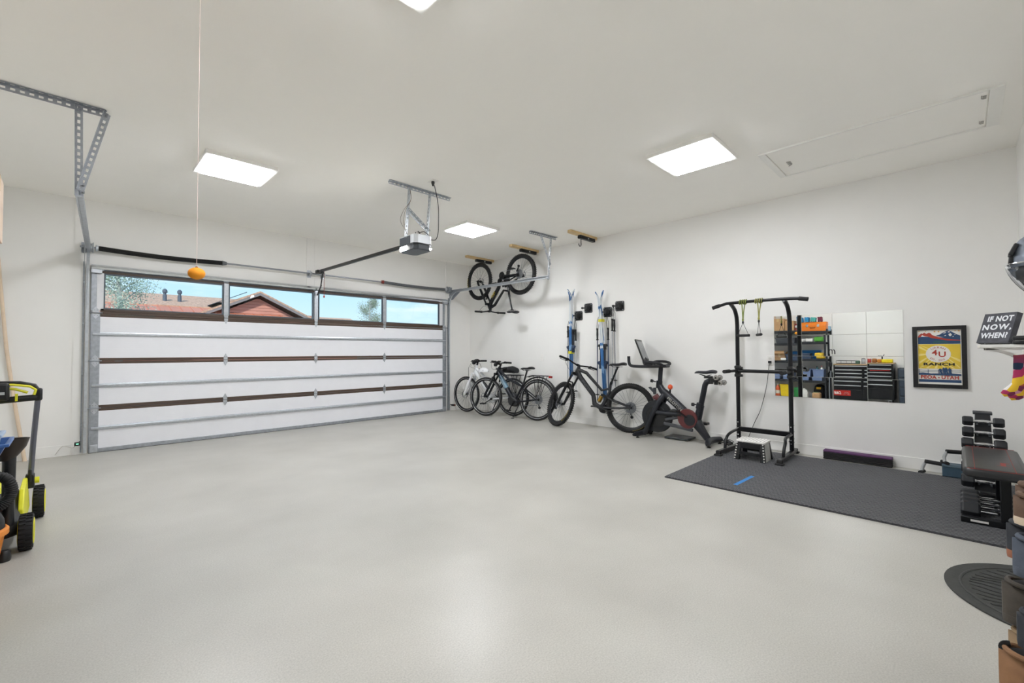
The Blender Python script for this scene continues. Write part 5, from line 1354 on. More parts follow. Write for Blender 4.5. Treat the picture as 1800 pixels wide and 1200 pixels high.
# ------------------------------------------------------------------ wall shelf on the back wall with things on it
sz = 1.214; sx0, sx1 = 4.42, 5.02
sh_ = thing('wall_shelf', 'white wall shelf with curved brackets on the back wall', 'shelf', (4.75, YB, 1.0))
WSH = M('shelf_white', '#ecebe8', .35, 0, .01)
MB().b2((sx0, YB+.001, sz), (sx1, YB+.30, sz+.022)).build('shelf_board', WSH, sh_, bevel=.003)
for x in (sx0+.10, sx1-.10):
    b = MB(); rings = []
    for i in range(9):
        k = i/8; y = YB+.27-.255*k; z = sz-.004-.150*k**2.1
        rings.append([V((x-.011, y, z)), V((x+.011, y, z)), V((x+.011, y-.004, z-.016-.01*k)), V((x-.011, y-.004, z-.016-.01*k))])
    b.loft(rings); b.b2((x-.011, YB+.001, sz-.19), (x+.011, YB+.018, sz)); b.b2((x-.011, YB+.001, sz-.014), (x+.011, YB+.27, sz)); b.build('bracket', WSH, sh_)
# canvas sign leaning back
sg = thing('wood_sign', 'dark block sign reading IF NOT NOW, WHEN? on the white shelf', 'sign', (4.62, -.16, sz+.022))
ang = math.radians(-48); u = V((math.sin(ang), -math.cos(ang), 0)); nn = V((math.cos(ang), math.sin(ang), 0))
tl_ = math.radians(18); wv = V((0, 0, 1))*math.cos(tl_)+nn*math.sin(tl_)
nn = nn*math.cos(tl_)-V((0, 0, 1))*math.sin(tl_)
S0 = V((4.70, -.0884, sz+.0365)); SW, SHh = .22, .22; th = .038
o = MB(); o.loft([[S0, S0+u*SW, S0+u*SW+wv*SHh, S0+wv*SHh], [S0+nn*th, S0+u*SW+nn*th, S0+u*SW+wv*SHh+nn*th, S0+wv*SHh+nn*th]])
def mat_sign():
    m = M('sign_slate', '#45464d', .7, 0, .3, 22, .2, 60); return m
so = o.build('sign_block', mat_sign(), sg, smooth=False)
tx = MB()
for k, (ln, dx) in enumerate((('IF NOT', .54), ('NOW,', .51), ('WHEN?', .50))):
    tx.text(ln, .054, S0+u*SW*dx+wv*SHh*(.80-.28*k)-nn*.0008, u, wv, sx=.95 if k != 1 else 1.15, bold=.0022, sp=1.08 if k != 1 else 1.25)
tx.build('sign_lettering', M('sign_white', '#dcdfe3', .6, 0, .12, 60), so)
t = thing('phone', 'flat dark phone with silver edge lying in front of the sign', 'phone', (4.55, -.18, sz+.022))
MB().b2((4.43, -.24, sz+.0225), (4.50, -.125, sz+.0295)).build('phone_body', BLK, t, bevel=.003)
MB().b2((4.429, -.241, sz+.0300), (4.501, -.124, sz+.0312)).build('phone_edge', STEEL, t)
t = thing('black_case', 'rounded black case at the end of the white shelf', 'case', (4.50, -.30, sz+.022))
for z0, z1 in ((.0225, .048), (.0505, .078)):
    MB().prism(rr(4.40, 4.515, -.365, -.250, .035, 5), (0, 0, sz+z0), (1, 0, 0), (0, 1, 0), z1-z0).build('case_half', M('case_black', '#1a1b1c', .55, 0, .1, 40), t, bevel=.009, seg=3)
# small wood block behind the case
solo(MB().b2((4.63, -.393, sz+.0225), (4.67, -.335, sz+.15)), 'wood_block', 'small upright wooden block behind the black case on the shelf', 'block', PINE, bevel=.003)

# socks hanging from the bracket
def mat_sock():
    m = bpy.data.materials.new('sock_pattern'); m.use_nodes = True; nt = m.node_tree; b = nt.nodes['Principled BSDF']; L = nt.links.new
    tc = nt.nodes.new('ShaderNodeTexCoord'); mp = nt.nodes.new('ShaderNodeMapping'); mp.inputs['Scale'].default_value = (10, 10, 15)
    v = nt.nodes.new('ShaderNodeTexVoronoi'); v.inputs['Scale'].default_value = 1.3; v.inputs['Randomness'].default_value = .8
    sp = nt.nodes.new('ShaderNodeSeparateColor'); r = nt.nodes.new('ShaderNodeValToRGB'); r.color_ramp.interpolation = 'CONSTANT'
    cols = ['#3f7f93', '#e4e0dd', '#7a2f4f', '#e0b62f', '#c98a9b', '#b0563a', '#a92f5b', '#20304a']
    while len(r.color_ramp.elements) < len(cols): r.color_ramp.elements.new(.5)
    for i, c in enumerate(cols):
        r.color_ramp.elements[i].position = i/len(cols); r.color_ramp.elements[i].color = (*lin(c), 1)
    L(tc.outputs['Object'], mp.inputs[0]); L(mp.outputs[0], v.inputs['Vector']); L(v.outputs['Color'], sp.inputs[0]); L(sp.outputs[0], r.inputs[0]); L(r.outputs[0], b.inputs['Base Color'])
    b.inputs['Roughness'].default_value = .9
    return m
SOCK = mat_sock()
def sock(label, x, y, z, s, dy):
    t = thing('sock', label, 'sock', (x, y, z-.28*s), 'patterned socks')
    path = [(0, 0), (.002, -.06), (.004, -.13), (.008, -.19), (.028, -.225), (.062, -.252), (.085, -.268)]
    rad = [.030, .031, .031, .034, .035, .029, .015]
    MB().tube([V((x, y+a*s*dy, z+b*s)) for a, b in path], [r*s for r in rad], 12, flat=.55, up=(0, 1, 0)).build('sock_body', SOCK, t)
    MB().tube([V((x, y, z+.002)), V((x, y-.003, z-.022))], [.033*s, .0335*s], 12, flat=.55, up=(0, 1, 0)).build('cuff', M('sock_cuff', '#7d2f45', .9), t)
sock('patterned sock hanging from the shelf bracket, toe towards the room', 4.47, -.285, 1.165, 1.0, 1)
sock('patterned sock hanging behind the first sock under the shelf', 4.55, -.325, 1.15, 1.05, 1)

# ------------------------------------------------------------------ helmet with clear visor
hc = V((3.72, -.305, 1.70))
t = thing('ski_helmet', 'silver and black helmet with a clear visor on the back wall', 'helmet', (hc.x, hc.y, hc.z-.15))
SVH = M('helmet_silver', '#8c95a3', .25, .4, .1)
o = MB(); rings = []
for i in range(9):
    th_ = -.35+(PI/2+.35)*i/8; rings.append([hc+V((.105*math.cos(th_)*math.cos(a), .098*math.cos(th_)*math.sin(a), .135*math.sin(th_))) for a in [2*PI*j/24 for j in range(24)]])
o.loft(rings); o.build('shell', SVH, t)
MB().box(hc+V((-.05, .085, .045)), (.05, .02, .07), (.4, .2, 0)).box(hc+V((-.02, .092, .0)), (.06, .02, .05), (.1, 0, 0)).build('vent_patch', BLK, t, bevel=.006)
o = MB(); o.tube([hc+V((.1*math.cos(a), .105*math.sin(a), -.028)) for a in [PI*k/16 for k in range(17)]], .005, 8); o.build('brim', CHR, t)
o = MB(); rings = []
for i in range(7):
    k = i/6; rings.append([hc+V(((.112-.035*k)*math.cos(a), (.118-.02*k-.06*k*k)*math.sin(a), -.03-.16*k)) for a in [PI*.02+PI*.96*j/14 for j in range(15)]])
vs = [p for r_ in rings for p in r_]; fs = [(i*15+j, i*15+j+1, (i+1)*15+j+1, (i+1)*15+j) for i in range(6) for j in range(14)]
o.add(vs, fs); o.build('visor', Mglass('visor_clear', (.93, .95, .96), .08), t)
MB().tube([rings[6][j] for j in range(15)], .002, 5).tube([rings[i][14] for i in range(7)], .002, 5).tube([rings[i][0] for i in range(7)], .002, 5).build('visor_edge', M('visor_rim', '#9aa2ab', .2, .2), t)
MB().lathe([(.045, 0), (.075, .02), (.078, .06), (.06, .09)], hc+V((0, -.0, -.13)), (0, 0, 1), 18).build('liner', DARKG, t)
MB().cyl((hc.x, YB, hc.z+.03), (hc.x, YB+.05, hc.z+.03), .012).build('wall_hook', STEEL, t)

# ------------------------------------------------------------------ shoes on a rack by the back wall
def shoe(name, label, x, ytoe, z, L, W, H, up, sole, rise=.0, boot=False, loop=False, lace=None, solew=.022):
    t = thing(name, label, 'shoe', (x, ytoe-L*.5, z), 'shoes on the rack')
    # outline runs from heel (k=0) to toe (k=1); the heel or toe looks out of the rack towards +y
    n = 14; s = MB(); r0 = []; r1 = []
    def wid(k): return W*.5*(.78*math.sqrt(max(0, 1-((k-.16)/.17)**2)) if k < .16 else (.78+.25*math.sin((k-.16)/.60*PI*.5) if k < .76 else 1.03*math.sqrt(max(.0, 1-((k-.76)/.245)**2))))
    ks = [0.005, .04, .1, .16, .25, .35, .45, .55, .65, .74, .82, .9, .95, .985, .998]
    out = [(wid(k), k) for k in ks]+[(-wid(k), k) for k in reversed(ks)]
    s.loft([[V((x+w_*1.0, ytoe-L*(1-k), z)) for w_, k in out], [V((x+w_*1.06, ytoe-L*(1-k), z+solew*.5)) for w_, k in out], [V((x+w_*1.0, ytoe-L*(1-k), z+solew)) for w_, k in out]])
    s.build('sole', sole, t)
    u = MB(); rings = []
    for k in ks:
        hh = H*(1.0 if k < .30 else max(.34, 1.0-(k-.30)/.42*.62)) if not boot else H*(1.0 if k < .36 else max(.30, 1.0-(k-.36)/.25*.62))
        if k > .9: hh *= (1-(k-.9)/.1*.45)
        w_ = max(.006, wid(k)*.97); ring = []
        for j in range(14):
            a = PI*j/13; ring.append(V((x+w_*math.cos(a)*(1-.32*math.sin(a)), ytoe-L*(1-k), z+solew*.8+hh*max(0, math.sin(a))**.75)))
        rings.append(ring)
    u.loft(rings); uo = u.build('upper', up, t, bevel=.010, seg=3, angle=1.2)
    MB().tube([(x+W*.30*math.cos(a_), ytoe-L*(1-.20)+L*.155*math.sin(a_), z+solew+H*(.97-.05*math.sin(a_))) for a_ in [2*PI*j/20 for j in range(20)]], .007, 8, closed=True).build('collar', up, uo)
    c = MB(); k0 = .17; 
    c.sphere((x, ytoe-L*(1-.20), z+solew+H*.93), (W*.22, L*.15, H*.16), 12, 6); c.build('opening', M('shoe_inside', '#1c1b1c', .9), uo)
    if lace:
        l = MB()
        for q in range(4):
            k = .38+.07*q; hh = (H*max(.34, 1.0-(k-.30)/.42*.62)) if not boot else H*max(.30, 1.0-(k-.36)/.25*.62)
            l.tube([(x-W*.22, ytoe-L*(1-k), z+solew+hh*.88), (x, ytoe-L*(1-k), z+solew+hh*1.02), (x+W*.22, ytoe-L*(1-k), z+solew+hh*.88)], .004, 5)
        l.build('laces', lace, t)
    if loop:
        MB().arc((x, ytoe-L*.92, z+solew+H*.98), (1, 0, 0), .016, .004, 0, PI*1.2, ref=(0, 0, 1), n=12, m=6, flat=2.0).build('pull_loop', BLK, t)
    return t
def shoe_rev(*a, **k):
    """the same shoe with the heel looking out of the rack"""
    t = shoe(*a, **k)
    x, ytoe, L = a[2], a[3], a[5]
    t.rotation_euler = (0, 0, PI)
    return t
rkx0, rkx1 = 1.70, 2.46
sr = thing('shoe_rack', 'dark metal shoe rack standing against the back wall', 'shoe rack', (2.08, -.28, 0))
for x in (rkx0, rkx1):
    for y in (YB+.03, -.175): MB().cyl((x, y, 0), (x, y, .86), .011, n=10).build('post', BLKM, sr)
TZ = [.06, .28, .415, .60, .735]
for z in TZ:
    o = MB()
    for y in (YB+.03, -.30, -.24, -.175): o.cyl((rkx0, y, z-.006), (rkx1, y, z-.006), .006, n=8)
    for x in (rkx0, rkx1): o.cyl((x, YB+.03, z-.006), (x, -.175, z-.006), .007, n=8)
    o.build('tier', BLKM, sr)
TAN = M('shoe_tan', '#8a6546', .7, 0, .2, 18, .15); BRNL = M('shoe_brown', '#5b4433', .65, 0, .2, 18, .15); GRYN = M('shoe_bluegrey', '#4b525e', .8, 0, .25, 25, .2)
CRM = M('sole_cream', '#c9b7a0', .7, 0, .1); BLU = M('shoe_dark', '#2a2d33', .7, 0, .2, 20, .1); SAND = M('shoe_sand', '#9b8264', .7, 0, .15, 18); HIK = M('shoe_hiker', '#4a443d', .75, 0, .25, 18, .2)
COP = M('shoe_copper', '#8f5a41', .7, 0, .2, 20)
B_ = -.093
shoe_rev('moccasin', 'brown slipper with a cream sole on the top tier of the shoe rack', 1.80, B_, TZ[4]+.004, .27, .105, .055, BRNL, CRM, solew=.020)
shoe_rev('moccasin', 'brown slipper with a cream sole, second on the top tier of the shoe rack', 1.94, B_-.012, TZ[4]+.004, .27, .105, .055, BRNL, CRM, solew=.020)
shoe_rev('trail_shoe', 'blue-grey running shoe on the upper tier of the shoe rack', 1.80, B_+.004, TZ[3]+.004, .28, .105, .075, GRYN, GRYN, lace=COP)
shoe_rev('trail_shoe', 'black trail shoe with copper sole on the upper tier of the shoe rack', 1.94, B_+.008, TZ[3]+.004, .28, .105, .075, BLU, COP, lace=COP)
shoe_rev('hiking_shoe', 'dark brown hiking shoe with its heel out on the middle tier of the shoe rack', 1.94, B_+.020, TZ[2]+.004, .285, .105, .09, HIK, HIK)
shoe_rev('casual_shoe', 'dark navy casual shoe on the middle tier of the shoe rack', 1.80, B_, TZ[2]+.004, .27, .10, .065, BLU, BLU)
shoe_rev('hiking_boot', 'tan hiking boot with a pull loop on the lower tier of the shoe rack', 1.80, B_+.035, TZ[1]+.004, .30, .115, .090, TAN, SAND, boot=True, loop=True, lace=BLK)
shoe_rev('hiking_boot', 'sand coloured hiking boot behind the tan boot on the lower tier of the shoe rack', 1.935, B_+.01, TZ[1]+.004, .285, .11, .09, SAND, HIK, boot=True, lace=BLK)
# ------------------------------------------------------------------ left wall: storage rack, tool chest (seen in the mirror) and yard tools
RKG = M('rack_steel', '#2d2f33', .45, .3, .08)
ry0, ry1, rx0, rx1 = 2.18, 3.68, XL+.02, -.315
LV = [.07, .505, .985, 1.385, 1.675]
st = thing('storage_rack', 'dark steel storage rack with five shelves, seen in the mirror', 'shelving', (-.5, 3.1, 0))
for x in (rx0, rx1):
    for y in (ry0, ry1): MB().b2((x-.018, y-.018, 0), (x+.018, y+.018, 1.72)).build('post', RKG, st, bevel=.003)
for z in LV:
    MB().b2((rx0, ry0, z-.014), (rx1, ry1, z)).build('shelf_deck', M('rack_deck', '#3a3c40', .6, 0, .1), st)
    MB().b2((rx1+.0, ry0, z-.05), (rx1+.02, ry1, z+.002)).b2((rx0-.012, ry0, z-.05), (rx0, ry1, z+.002)).build('shelf_beam', RKG, st, bevel=.003)
CARD = M('cardboard', '#b9936a', .8, 0, .08, 10)
def carton(label, x0, x1, y0, y1, z, h, flaps=False):
    t = thing('cardboard_box', label, 'box', ((x0+x1)/2, (y0+y1)/2, z), 'cardboard boxes')
    MB().b2((x0, y0, z), (x1, y1, z+h)).build('box_body', CARD, t, bevel=.003)
    MB().b2((x0+.002, (y0+y1)/2-.025, z+h), (x1-.002, (y0+y1)/2+.025, z+h+.0012)).b2((x1, (y0+y1)/2-.025, z+h-.08), (x1+.0012, (y0+y1)/2+.025, z+h)).build('packing_tape', M('tape_tan', '#c9ab7c', .4), t)
    if flaps: MB().box(((x0+x1)/2, y0-.04, z+h+.03), ((x1-x0), .004, .10), (.9, 0, 0)).box((x1+.03, (y0+y1)/2, z+h+.03), (.004, (y1-y0), .09), (0, -.7, 0)).build('flap', CARD, t)
e_ = .002
carton('tall cardboard box at the left of the top shelf in the mirror', -.66, -.34, 3.03, 3.30, LV[4]+e_, .30)
carton('shorter cardboard box next to the red toolbox in the mirror', -.66, -.36, 2.83, 3.02, LV[4]+e_, .24)
carton('flat cardboard box under the pale box on the top shelf', -.70, -.31, 3.34, 3.65, LV[4]+e_, .115)
CARD = M('cardboard_pale', '#dcc6b2', .8, 0, .06, 10)
carton('large pale cardboard box at the left picture edge', -.70, -.272, 3.30, 3.66, LV[4]+e_+.117, .33)
CARD = MATS['cardboard']
carton('open cardboard box on the middle shelf in the mirror', -.70, -.43, 3.05, 3.28, LV[2]+e_, .15, True)
def toolbox(label, cat, x0, x1, y0, y1, z, h, m, latches=2):
    t = thing('toolbox', label, cat, ((x0+x1)/2, (y0+y1)/2, z), 'toolboxes')
    MB().b2((x0, y0, z), (x1, y1, z+h*.62)).build('tub', m, t, bevel=.008)
    o = MB(); o.loft([[V((x0-.004, y, z+h*.62)), V((x1+.004, y, z+h*.62)), V((x1-.03, y, z+h)), V((x0+.03, y, z+h))] for y in (y0-.004, y1+.004)]); o.build('lid', m, t, bevel=.006)
    for k in range(latches):
        y = y0+(y1-y0)*(k+.7)/(latches+.4); MB().box((x1+.006, y, z+h*.6), (.012, .05, .06)).build('latch', CHR, t, bevel=.003)
    MB().tube([(x1+.002, y0+(y1-y0)*.40, z+h*.42), (x1+.018, y0+(y1-y0)*.42, z+h*.36), (x1+.018, y0+(y1-y0)*.58, z+h*.36), (x1+.002, y0+(y1-y0)*.60, z+h*.42)], .007, 8).build('handle', BLK, t)
toolbox('orange toolbox with silver latches on the top shelf in the mirror', 'toolbox', -.60, -.36, 2.205, 2.735, LV[4]+e_, .215, M('toolbox_orange', '#e07a1f', .35, 0, .04))
toolbox('dark red toolbox behind the orange toolbox in the mirror', 'toolbox', -.64, -.40, 2.74, 2.82, LV[4]+e_, .16, M('toolbox_red', '#8c1f1d', .35, 0, .04), 1)
SBL = M('bag_blue', '#2a86b8', .7, 0, .12, 12); TEAL = M('bag_teal', '#4aa39a', .7, 0, .12, 12); MARB = M('bag_maroon', '#6a2136', .7, 0, .15, 12)
def bundle(name, label, cat, c, r, m, n=3):
    t = thing(name, label, cat, (c[0], c[1], c[2]-r[2]), 'soft bundles on the rack')
    rnd = random.Random(int(c[1]*1000)); R_ = (rnd.uniform(-.12, .12), 0, rnd.uniform(-.15, .15))
    MB().box(c, (r[0]*1.7, r[1]*1.7, r[2]*1.95), R_).box(V(c)+V((.01, .004, .002)), (r[0]*1.8, r[1]*1.0, r[2]*1.7), R_).build('bundle_body', m, t, bevel=.012, seg=3)
    MB().box(V(c), (r[0]*1.74+.012, .014, r[2]*1.97), R_).build('tie', M('tie_pale', '#cfd6c8', .7), t)
zt5 = LV[4]+.217
bundle('folded_tarp', 'bright blue folded tarp on the toolboxes in the mirror, leftmost', 'tarp', (-.43, 2.72, zt5+.062), (.09, .055, .060), SBL)
bundle('folded_tarp', 'blue folded tarp in the middle on the orange toolbox in the mirror', 'tarp', (-.43, 2.59, zt5+.064), (.09, .05, .062), SBL)
bundle('folded_tarp', 'teal folded cloth on the orange toolbox in the mirror', 'cloth', (-.43, 2.46, zt5+.060), (.09, .06, .055), TEAL)
bundle('stuff_sack', 'maroon stuff sack on the right end of the orange toolbox in the mirror', 'sack', (-.43, 2.33, zt5+.062), (.08, .055, .058), MARB)
# bins
def bin_(name, label, x0, x1, y0, y1, z, h, m, grp, fill=None, i=.02):
    t = thing(name, label, 'bin', ((x0+x1)/2, (y0+y1)/2, z), grp)
    o = MB(); th = .006
    A = [[V((x0+i, y0+i, z)), V((x1-i, y0+i, z)), V((x1-i, y1-i, z)), V((x0+i, y1-i, z))], [V((x0, y0, z+h)), V((x1, y0, z+h)), V((x1, y1, z+h)), V((x0, y1, z+h))],
         [V((x0+th, y0+th, z+h)), V((x1-th, y0+th, z+h)), V((x1-th, y1-th, z+h)), V((x0+th, y1-th, z+h))], [V((x0+i+th, y0+i+th, z+th)), V((x1-i-th, y0+i+th, z+th)), V((x1-i-th, y1-i-th, z+th)), V((x0+i+th, y1-i-th, z+th))]]
    o.loft(A); o.build('tub', m, t)
    r = MB()
    for a, b in (((x0-.01, y0-.01), (x1+.01, y0+.004)), ((x0-.01, y1-.004), (x1+.01, y1+.01)), ((x0-.01, y0), (x0+.004, y1)), ((x1-.004, y0), (x1+.01, y1))): r.b2((a[0], a[1], z+h-.014), (b[0], b[1], z+h+.002))
    r.build('rim', m, t, bevel=.003)
    return t
BGY = M('bin_bluegrey', '#6d80a6', .45, 0, .04); DBL = M('bin_slate', '#3c4a63', .45, 0, .04); BRB = M('bin_blue', '#1d6fb4', .4, 0, .04); CLB = M('bin_grey', '#8d9399', .4, 0, .05)
for k, (a, b) in enumerate(((3.12, 3.36), (2.86, 3.08), (2.50, 2.74), (2.235, 2.46))):
    bin_('storage_bin', 'blue-grey open bin on the second lowest shelf in the mirror, number %d from the left' % (k+1) if False else 'blue-grey open bin on the second lowest shelf in the mirror, '+('leftmost', 'second from the left', 'third from the left', 'rightmost')[k], -.66, -.30, a, b, LV[1]+e_, .235, BGY, 'blue-grey bins')
bin_('storage_bin', 'long slate blue bin on the middle shelf in the mirror', -.56, -.31, 2.48, 3.0, LV[2]+e_, .13, DBL, 'bins on the middle shelf')
bin_('storage_bin', 'bright blue bin behind the slate one on the middle shelf in the mirror', -.74, -.575, 2.32, 2.95, LV[2]+e_, .20, BRB, 'bins on the middle shelf')
bin_('storage_bin', 'grey bin at the left of the second highest shelf in the mirror', -.66, -.34, 2.80, 3.22, LV[3]+e_, .13, M('bin_charcoal', '#4a4d52', .5), 'bins on the upper shelf')
# things on the upper shelf
def slab(name, label, cat, c, d, m, rz=0, grp=None, extra=None):
    t = thing(name, label, cat, (c[0], c[1], c[2]-d[2]/2), grp)
    MB().box(c, d, (0, 0, rz)).build('body', m, t, bevel=min(d)*.2)
    if extra: MB().box((c[0]+.0, c[1], c[2]+d[2]/2+.004), (d[0]*.6, d[1]*.5, .008), (0, 0, rz)).build('top_piece', extra, t)
    return t
slab('spray_pack', 'white folded package on the upper shelf in the mirror, left one', 'package', (-.42, 2.66, LV[3]+.04), (.22, .12, .07), WHT, .1, 'packages', DARKG)
slab('spray_pack', 'white folded package on the upper shelf in the mirror, right one', 'package', (-.42, 2.50, LV[3]+.045), (.22, .14, .08), WHT, -.1, 'packages', DARKG)
slab('garden_tool', 'bright green cordless tool case on the upper shelf in the mirror', 'tool', (-.42, 2.30, LV[3]+.06), (.20, .18, .11), M('tool_green', '#4f9a35', .5), .1, None, BLK)
slab('small_carton', 'white small carton in front of the slate bin in the mirror', 'carton', (-.37, 3.06, LV[2]+.035), (.08, .12, .06), WHT)
slab('cordless_drill_case', 'yellow and black drill case on the middle shelf in the mirror', 'tool', (-.40, 2.30, LV[2]+.075), (.18, .17, .14), M('tool_yellow', '#d9b42a', .5), .15, None, BLK)
slab('light_blue_pack', 'pale blue pack beside the orange toolbox in the mirror', 'package', (-.62, 2.19, LV[4]+.06), (.10, .06, .11), M('pack_pale_blue', '#8fb4cc', .6))
# contents of the bins: a jug and a rolled bag
def bottle(name, label, x, y, z, h, r, m, cap, cat='bottle', grp=None):
    t = thing(name, label, cat, (x, y, z), grp)
    MB().lathe([(r*.92, 0), (r, .01), (r, h*.66), (r*.85, h*.76), (r*.38, h*.86), (r*.36, h*.92)], (x, y, z), (0, 0, 1), 16).build('bottle_body', m, t)
    MB().lathe([(r*.42, 0), (r*.42, h*.08)], (x, y, z+h*.92), (0, 0, 1), 12).build('cap', cap, t)
    MB().lathe([(r*1.01, 0), (r*1.01, h*.25)], (x, y, z+h*.25), (0, 0, 1), 16, cap=False).build('bottle_label', M('label_pale', '#d9d3c2', .6), t)
RDC = M('cap_red', '#a8262a', .4)
bottle('spray_bottle', 'white bottle with red cap standing in the rightmost blue-grey bin in the mirror', -.42, 2.30, LV[1]+.02, .30, .035, WHT, RDC)
bottle('spray_bottle', 'dark teal bottle in the rightmost blue-grey bin in the mirror', -.42, 2.39, LV[1]+.02, .29, .035, M('bottle_teal', '#1f5f66', .4), BLK)
bottle('spray_bottle', 'grey bottle in the third blue-grey bin in the mirror', -.42, 2.62, LV[1]+.02, .28, .04, CLB, BLK)
bottle('spray_bottle', 'yellow-capped white bottle in the second blue-grey bin in the mirror', -.42, 2.97, LV[1]+.02, .30, .04, WHT, M('cap_yellow', '#dcbc2c', .5))
bottle('fuel_bottle', 'orange bottle at the left of the bottom shelf in the mirror', -.36, 3.19, LV[0]+e_, .31, .05, M('bottle_orange', '#c4572a', .4), WHT)
bin_('yellow_bucket', 'yellow square bucket on the bottom shelf in the mirror', -.50, -.30, 2.93, 3.13, LV[0]+e_, .30, M('bucket_yellow', '#e3c41d', .4), None)
slab('green_canister', 'green box on the bottom shelf in the mirror', 'box', (-.38, 2.78, LV[0]+.125), (.14, .12, .24), M('box_green', '#1f7a3a', .5))
t = thing('white_jug', 'white plastic jug on the bottom shelf in the mirror', 'jug', (-.38, 2.62, LV[0]+e_))
MB().loft([[V((-.38+.065*sx*k, 2.62+.075*sy*k, z)) for sx, sy in ((-1, -1), (1, -1), (1, 1), (-1, 1))] for z, k in ((LV[0]+e_, .95), (LV[0]+.02, 1), (LV[0]+.15, 1), (LV[0]+.19, .75), (LV[0]+.215, .3), (LV[0]+.24, .28))]).build('jug_body', M('jug_white', '#dcdcd6', .4), t, bevel=.01)
MB().tube([(-.33, 2.60, LV[0]+.20), (-.315, 2.56, LV[0]+.20), (-.315, 2.55, LV[0]+.15), (-.33, 2.55, LV[0]+.12)], .012, 8).build('handle', MATS['jug_white'], t)
slab('small_box', 'brown and green carton on the bottom shelf in the mirror', 'carton', (-.38, 2.37, LV[0]+.08), (.16, .16, .15), CARD, .1, None, M('carton_green', '#49724a', .6))
t = thing('tool_bag', 'black tool bag with yellow patch on the bottom shelf in the mirror', 'bag', (-.60, 2.36, LV[0]))
MB().loft([[V((-.60+.11*sx*k, 2.35+.10*sy*k, z)) for sx, sy in ((-1, -1), (1, -1), (1, 1), (-1, 1))] for z, k in ((LV[0]+e_, .95), (LV[0]+.2, 1), (LV[0]+.30, .85), (LV[0]+.33, .4))]).build('bag_body', M('toolbag_black', '#1d1d1e', .8), t, bevel=.015)
MB().box((-.485, 2.35, LV[0]+.25), (.006, .09, .05)).build('yellow_patch', M('patch_yellow', '#d8a91f', .6), t)

# tall black repair stand beside the rack
t = thing('repair_stand', 'black folded bike repair stand between rack and tool chest in the mirror', 'stand', (-.38, 2.11, 0))
o = MB(); o.cyl((-.40, 2.12, .05), (-.40, 2.12, 1.10), .02); o.build('mast', BLKM, t)
o = MB(); o.tube([(-.40, 2.12, 1.10), (-.40, 2.12, 1.17), (-.40, 2.10, 1.20), (-.40, 2.07, 1.20), (-.40, 2.055, 1.17), (-.40, 2.055, 1.10)], .010, 8); o.build('hook', BLKM, t)
for x, y in ((-.36, 2.155), (-.33, 2.11), (-.36, 2.085)):
    MB().tube([(-.40, 2.12, .72), (x, y, .66), (x+.01, y, .05), (x+.015, y, .02)], .012, 8).build('leg', GALVD if x > -.34 else BLKM, t)
MB().box((-.36, 2.12, .86), (.09, .06, .10)).build('clamp_head', BLK, t, bevel=.01)

# tool chest
cx0, cx1, cy0, cy1 = XL+.02, -.25, .995, 2.03
TCB = M('chest_black', '#17191d', .35, .2, .04); ALU = M('drawer_pull', '#cdd0d4', .3, .6, .04)
tc_ = thing('tool_chest', 'wide black tool chest with long silver drawer pulls, seen in the mirror', 'tool chest', (-.49, 1.51, 0))
zt0, zt1 = .13, .885
MB().b2((cx0, cy0, zt0), (cx1-.012, cy1, zt1)).build('chest_body', TCB, tc_, bevel=.006)
MB().b2((cx0-.0, cy0-.01, zt1), (cx1+.005, cy1+.01, zt1+.022)).build('top_board', M('chest_top_wood', '#b79c76', .5, 0, .1, 8), tc_, bevel=.003)
ymid = 1.49
rows = [(.80, .878), (.722, .792), (.644, .714), (.566, .636), (.470, .558), (.372, .462)]
for k, (z0, z1) in enumerate(rows):
    segs = [(cy0+.02, cy1-.02)] if k == 0 else [(cy0+.02, ymid-.012), (ymid+.012, cy1-.02)]
    if k == 0: segs = [(cy0+.02, 1.40), (1.41, cy1-.02)]
    for a, b in segs:
        d = MB().b2((cx1-.012, a, z0), (cx1+.002, b, z1)).build('drawer', TCB, tc_, bevel=.003)
        MB().b2((cx1+.002, a+.012, z1-.026), (cx1+.022, b-.012, z1-.008)).build('drawer_pull', ALU, d, bevel=.004)
MB().b2((cx1-.012, cy0+.02, .15), (cx1+.002, ymid-.012, .36)).build('lower_panel', TCB, tc_, bevel=.003)
lp = MB().b2((cx1-.012, ymid+.012, .15), (cx1+.002, cy1-.02, .36)).build('lower_panel', TCB, tc_, bevel=.003)
REDS = M('badge_red', '#b5251f', .4)
bd = MB().b2((cx1+.002, 1.70, .215), (cx1+.006, 2.01, .335)).build('red_sticker', REDS, tc_)
o = MB(); o.text('D&B', .085, V((cx1+.0065, 1.93, .272)), V((0, 1, 0))*-1*-1, V((0, 0, 1)), sx=.75, bold=.002, shear=.3)
for rr_ in (.022, .036, .05): o.arc((cx1+.0068, 1.775, .245), (1, 0, 0), rr_, .004, 0, PI, ref=(0, 1, 0), n=14, m=4, flat=.3)
o.build('sticker_print', WHT, bd)
MB().b2((cx1+.0225, cy0+.05, .738), (cx1+.024, 1.38, .752)).build('red_strip', REDS, tc_)
MB().tube([(-.40, cy1+.01, .70), (-.40, cy1+.045, .70), (-.60, cy1+.045, .70), (-.60, cy1+.01, .70)], .012, 8).build('side_handle', ALU, tc_)
for x in (-.66, -.32):
    for y in (cy0+.08, cy1-.08):
        c = MB().cyl((x, y-.02, .055), (x, y+.02, .055), .055, n=18).build('caster', RUB, tc_)
        MB().box((x, y, .115), (.07, .07, .03)).box((x, y+.028, .08), (.04, .006, .08)).box((x, y-.028, .08), (.04, .006, .08)).build('caster_fork', STEEL, c)
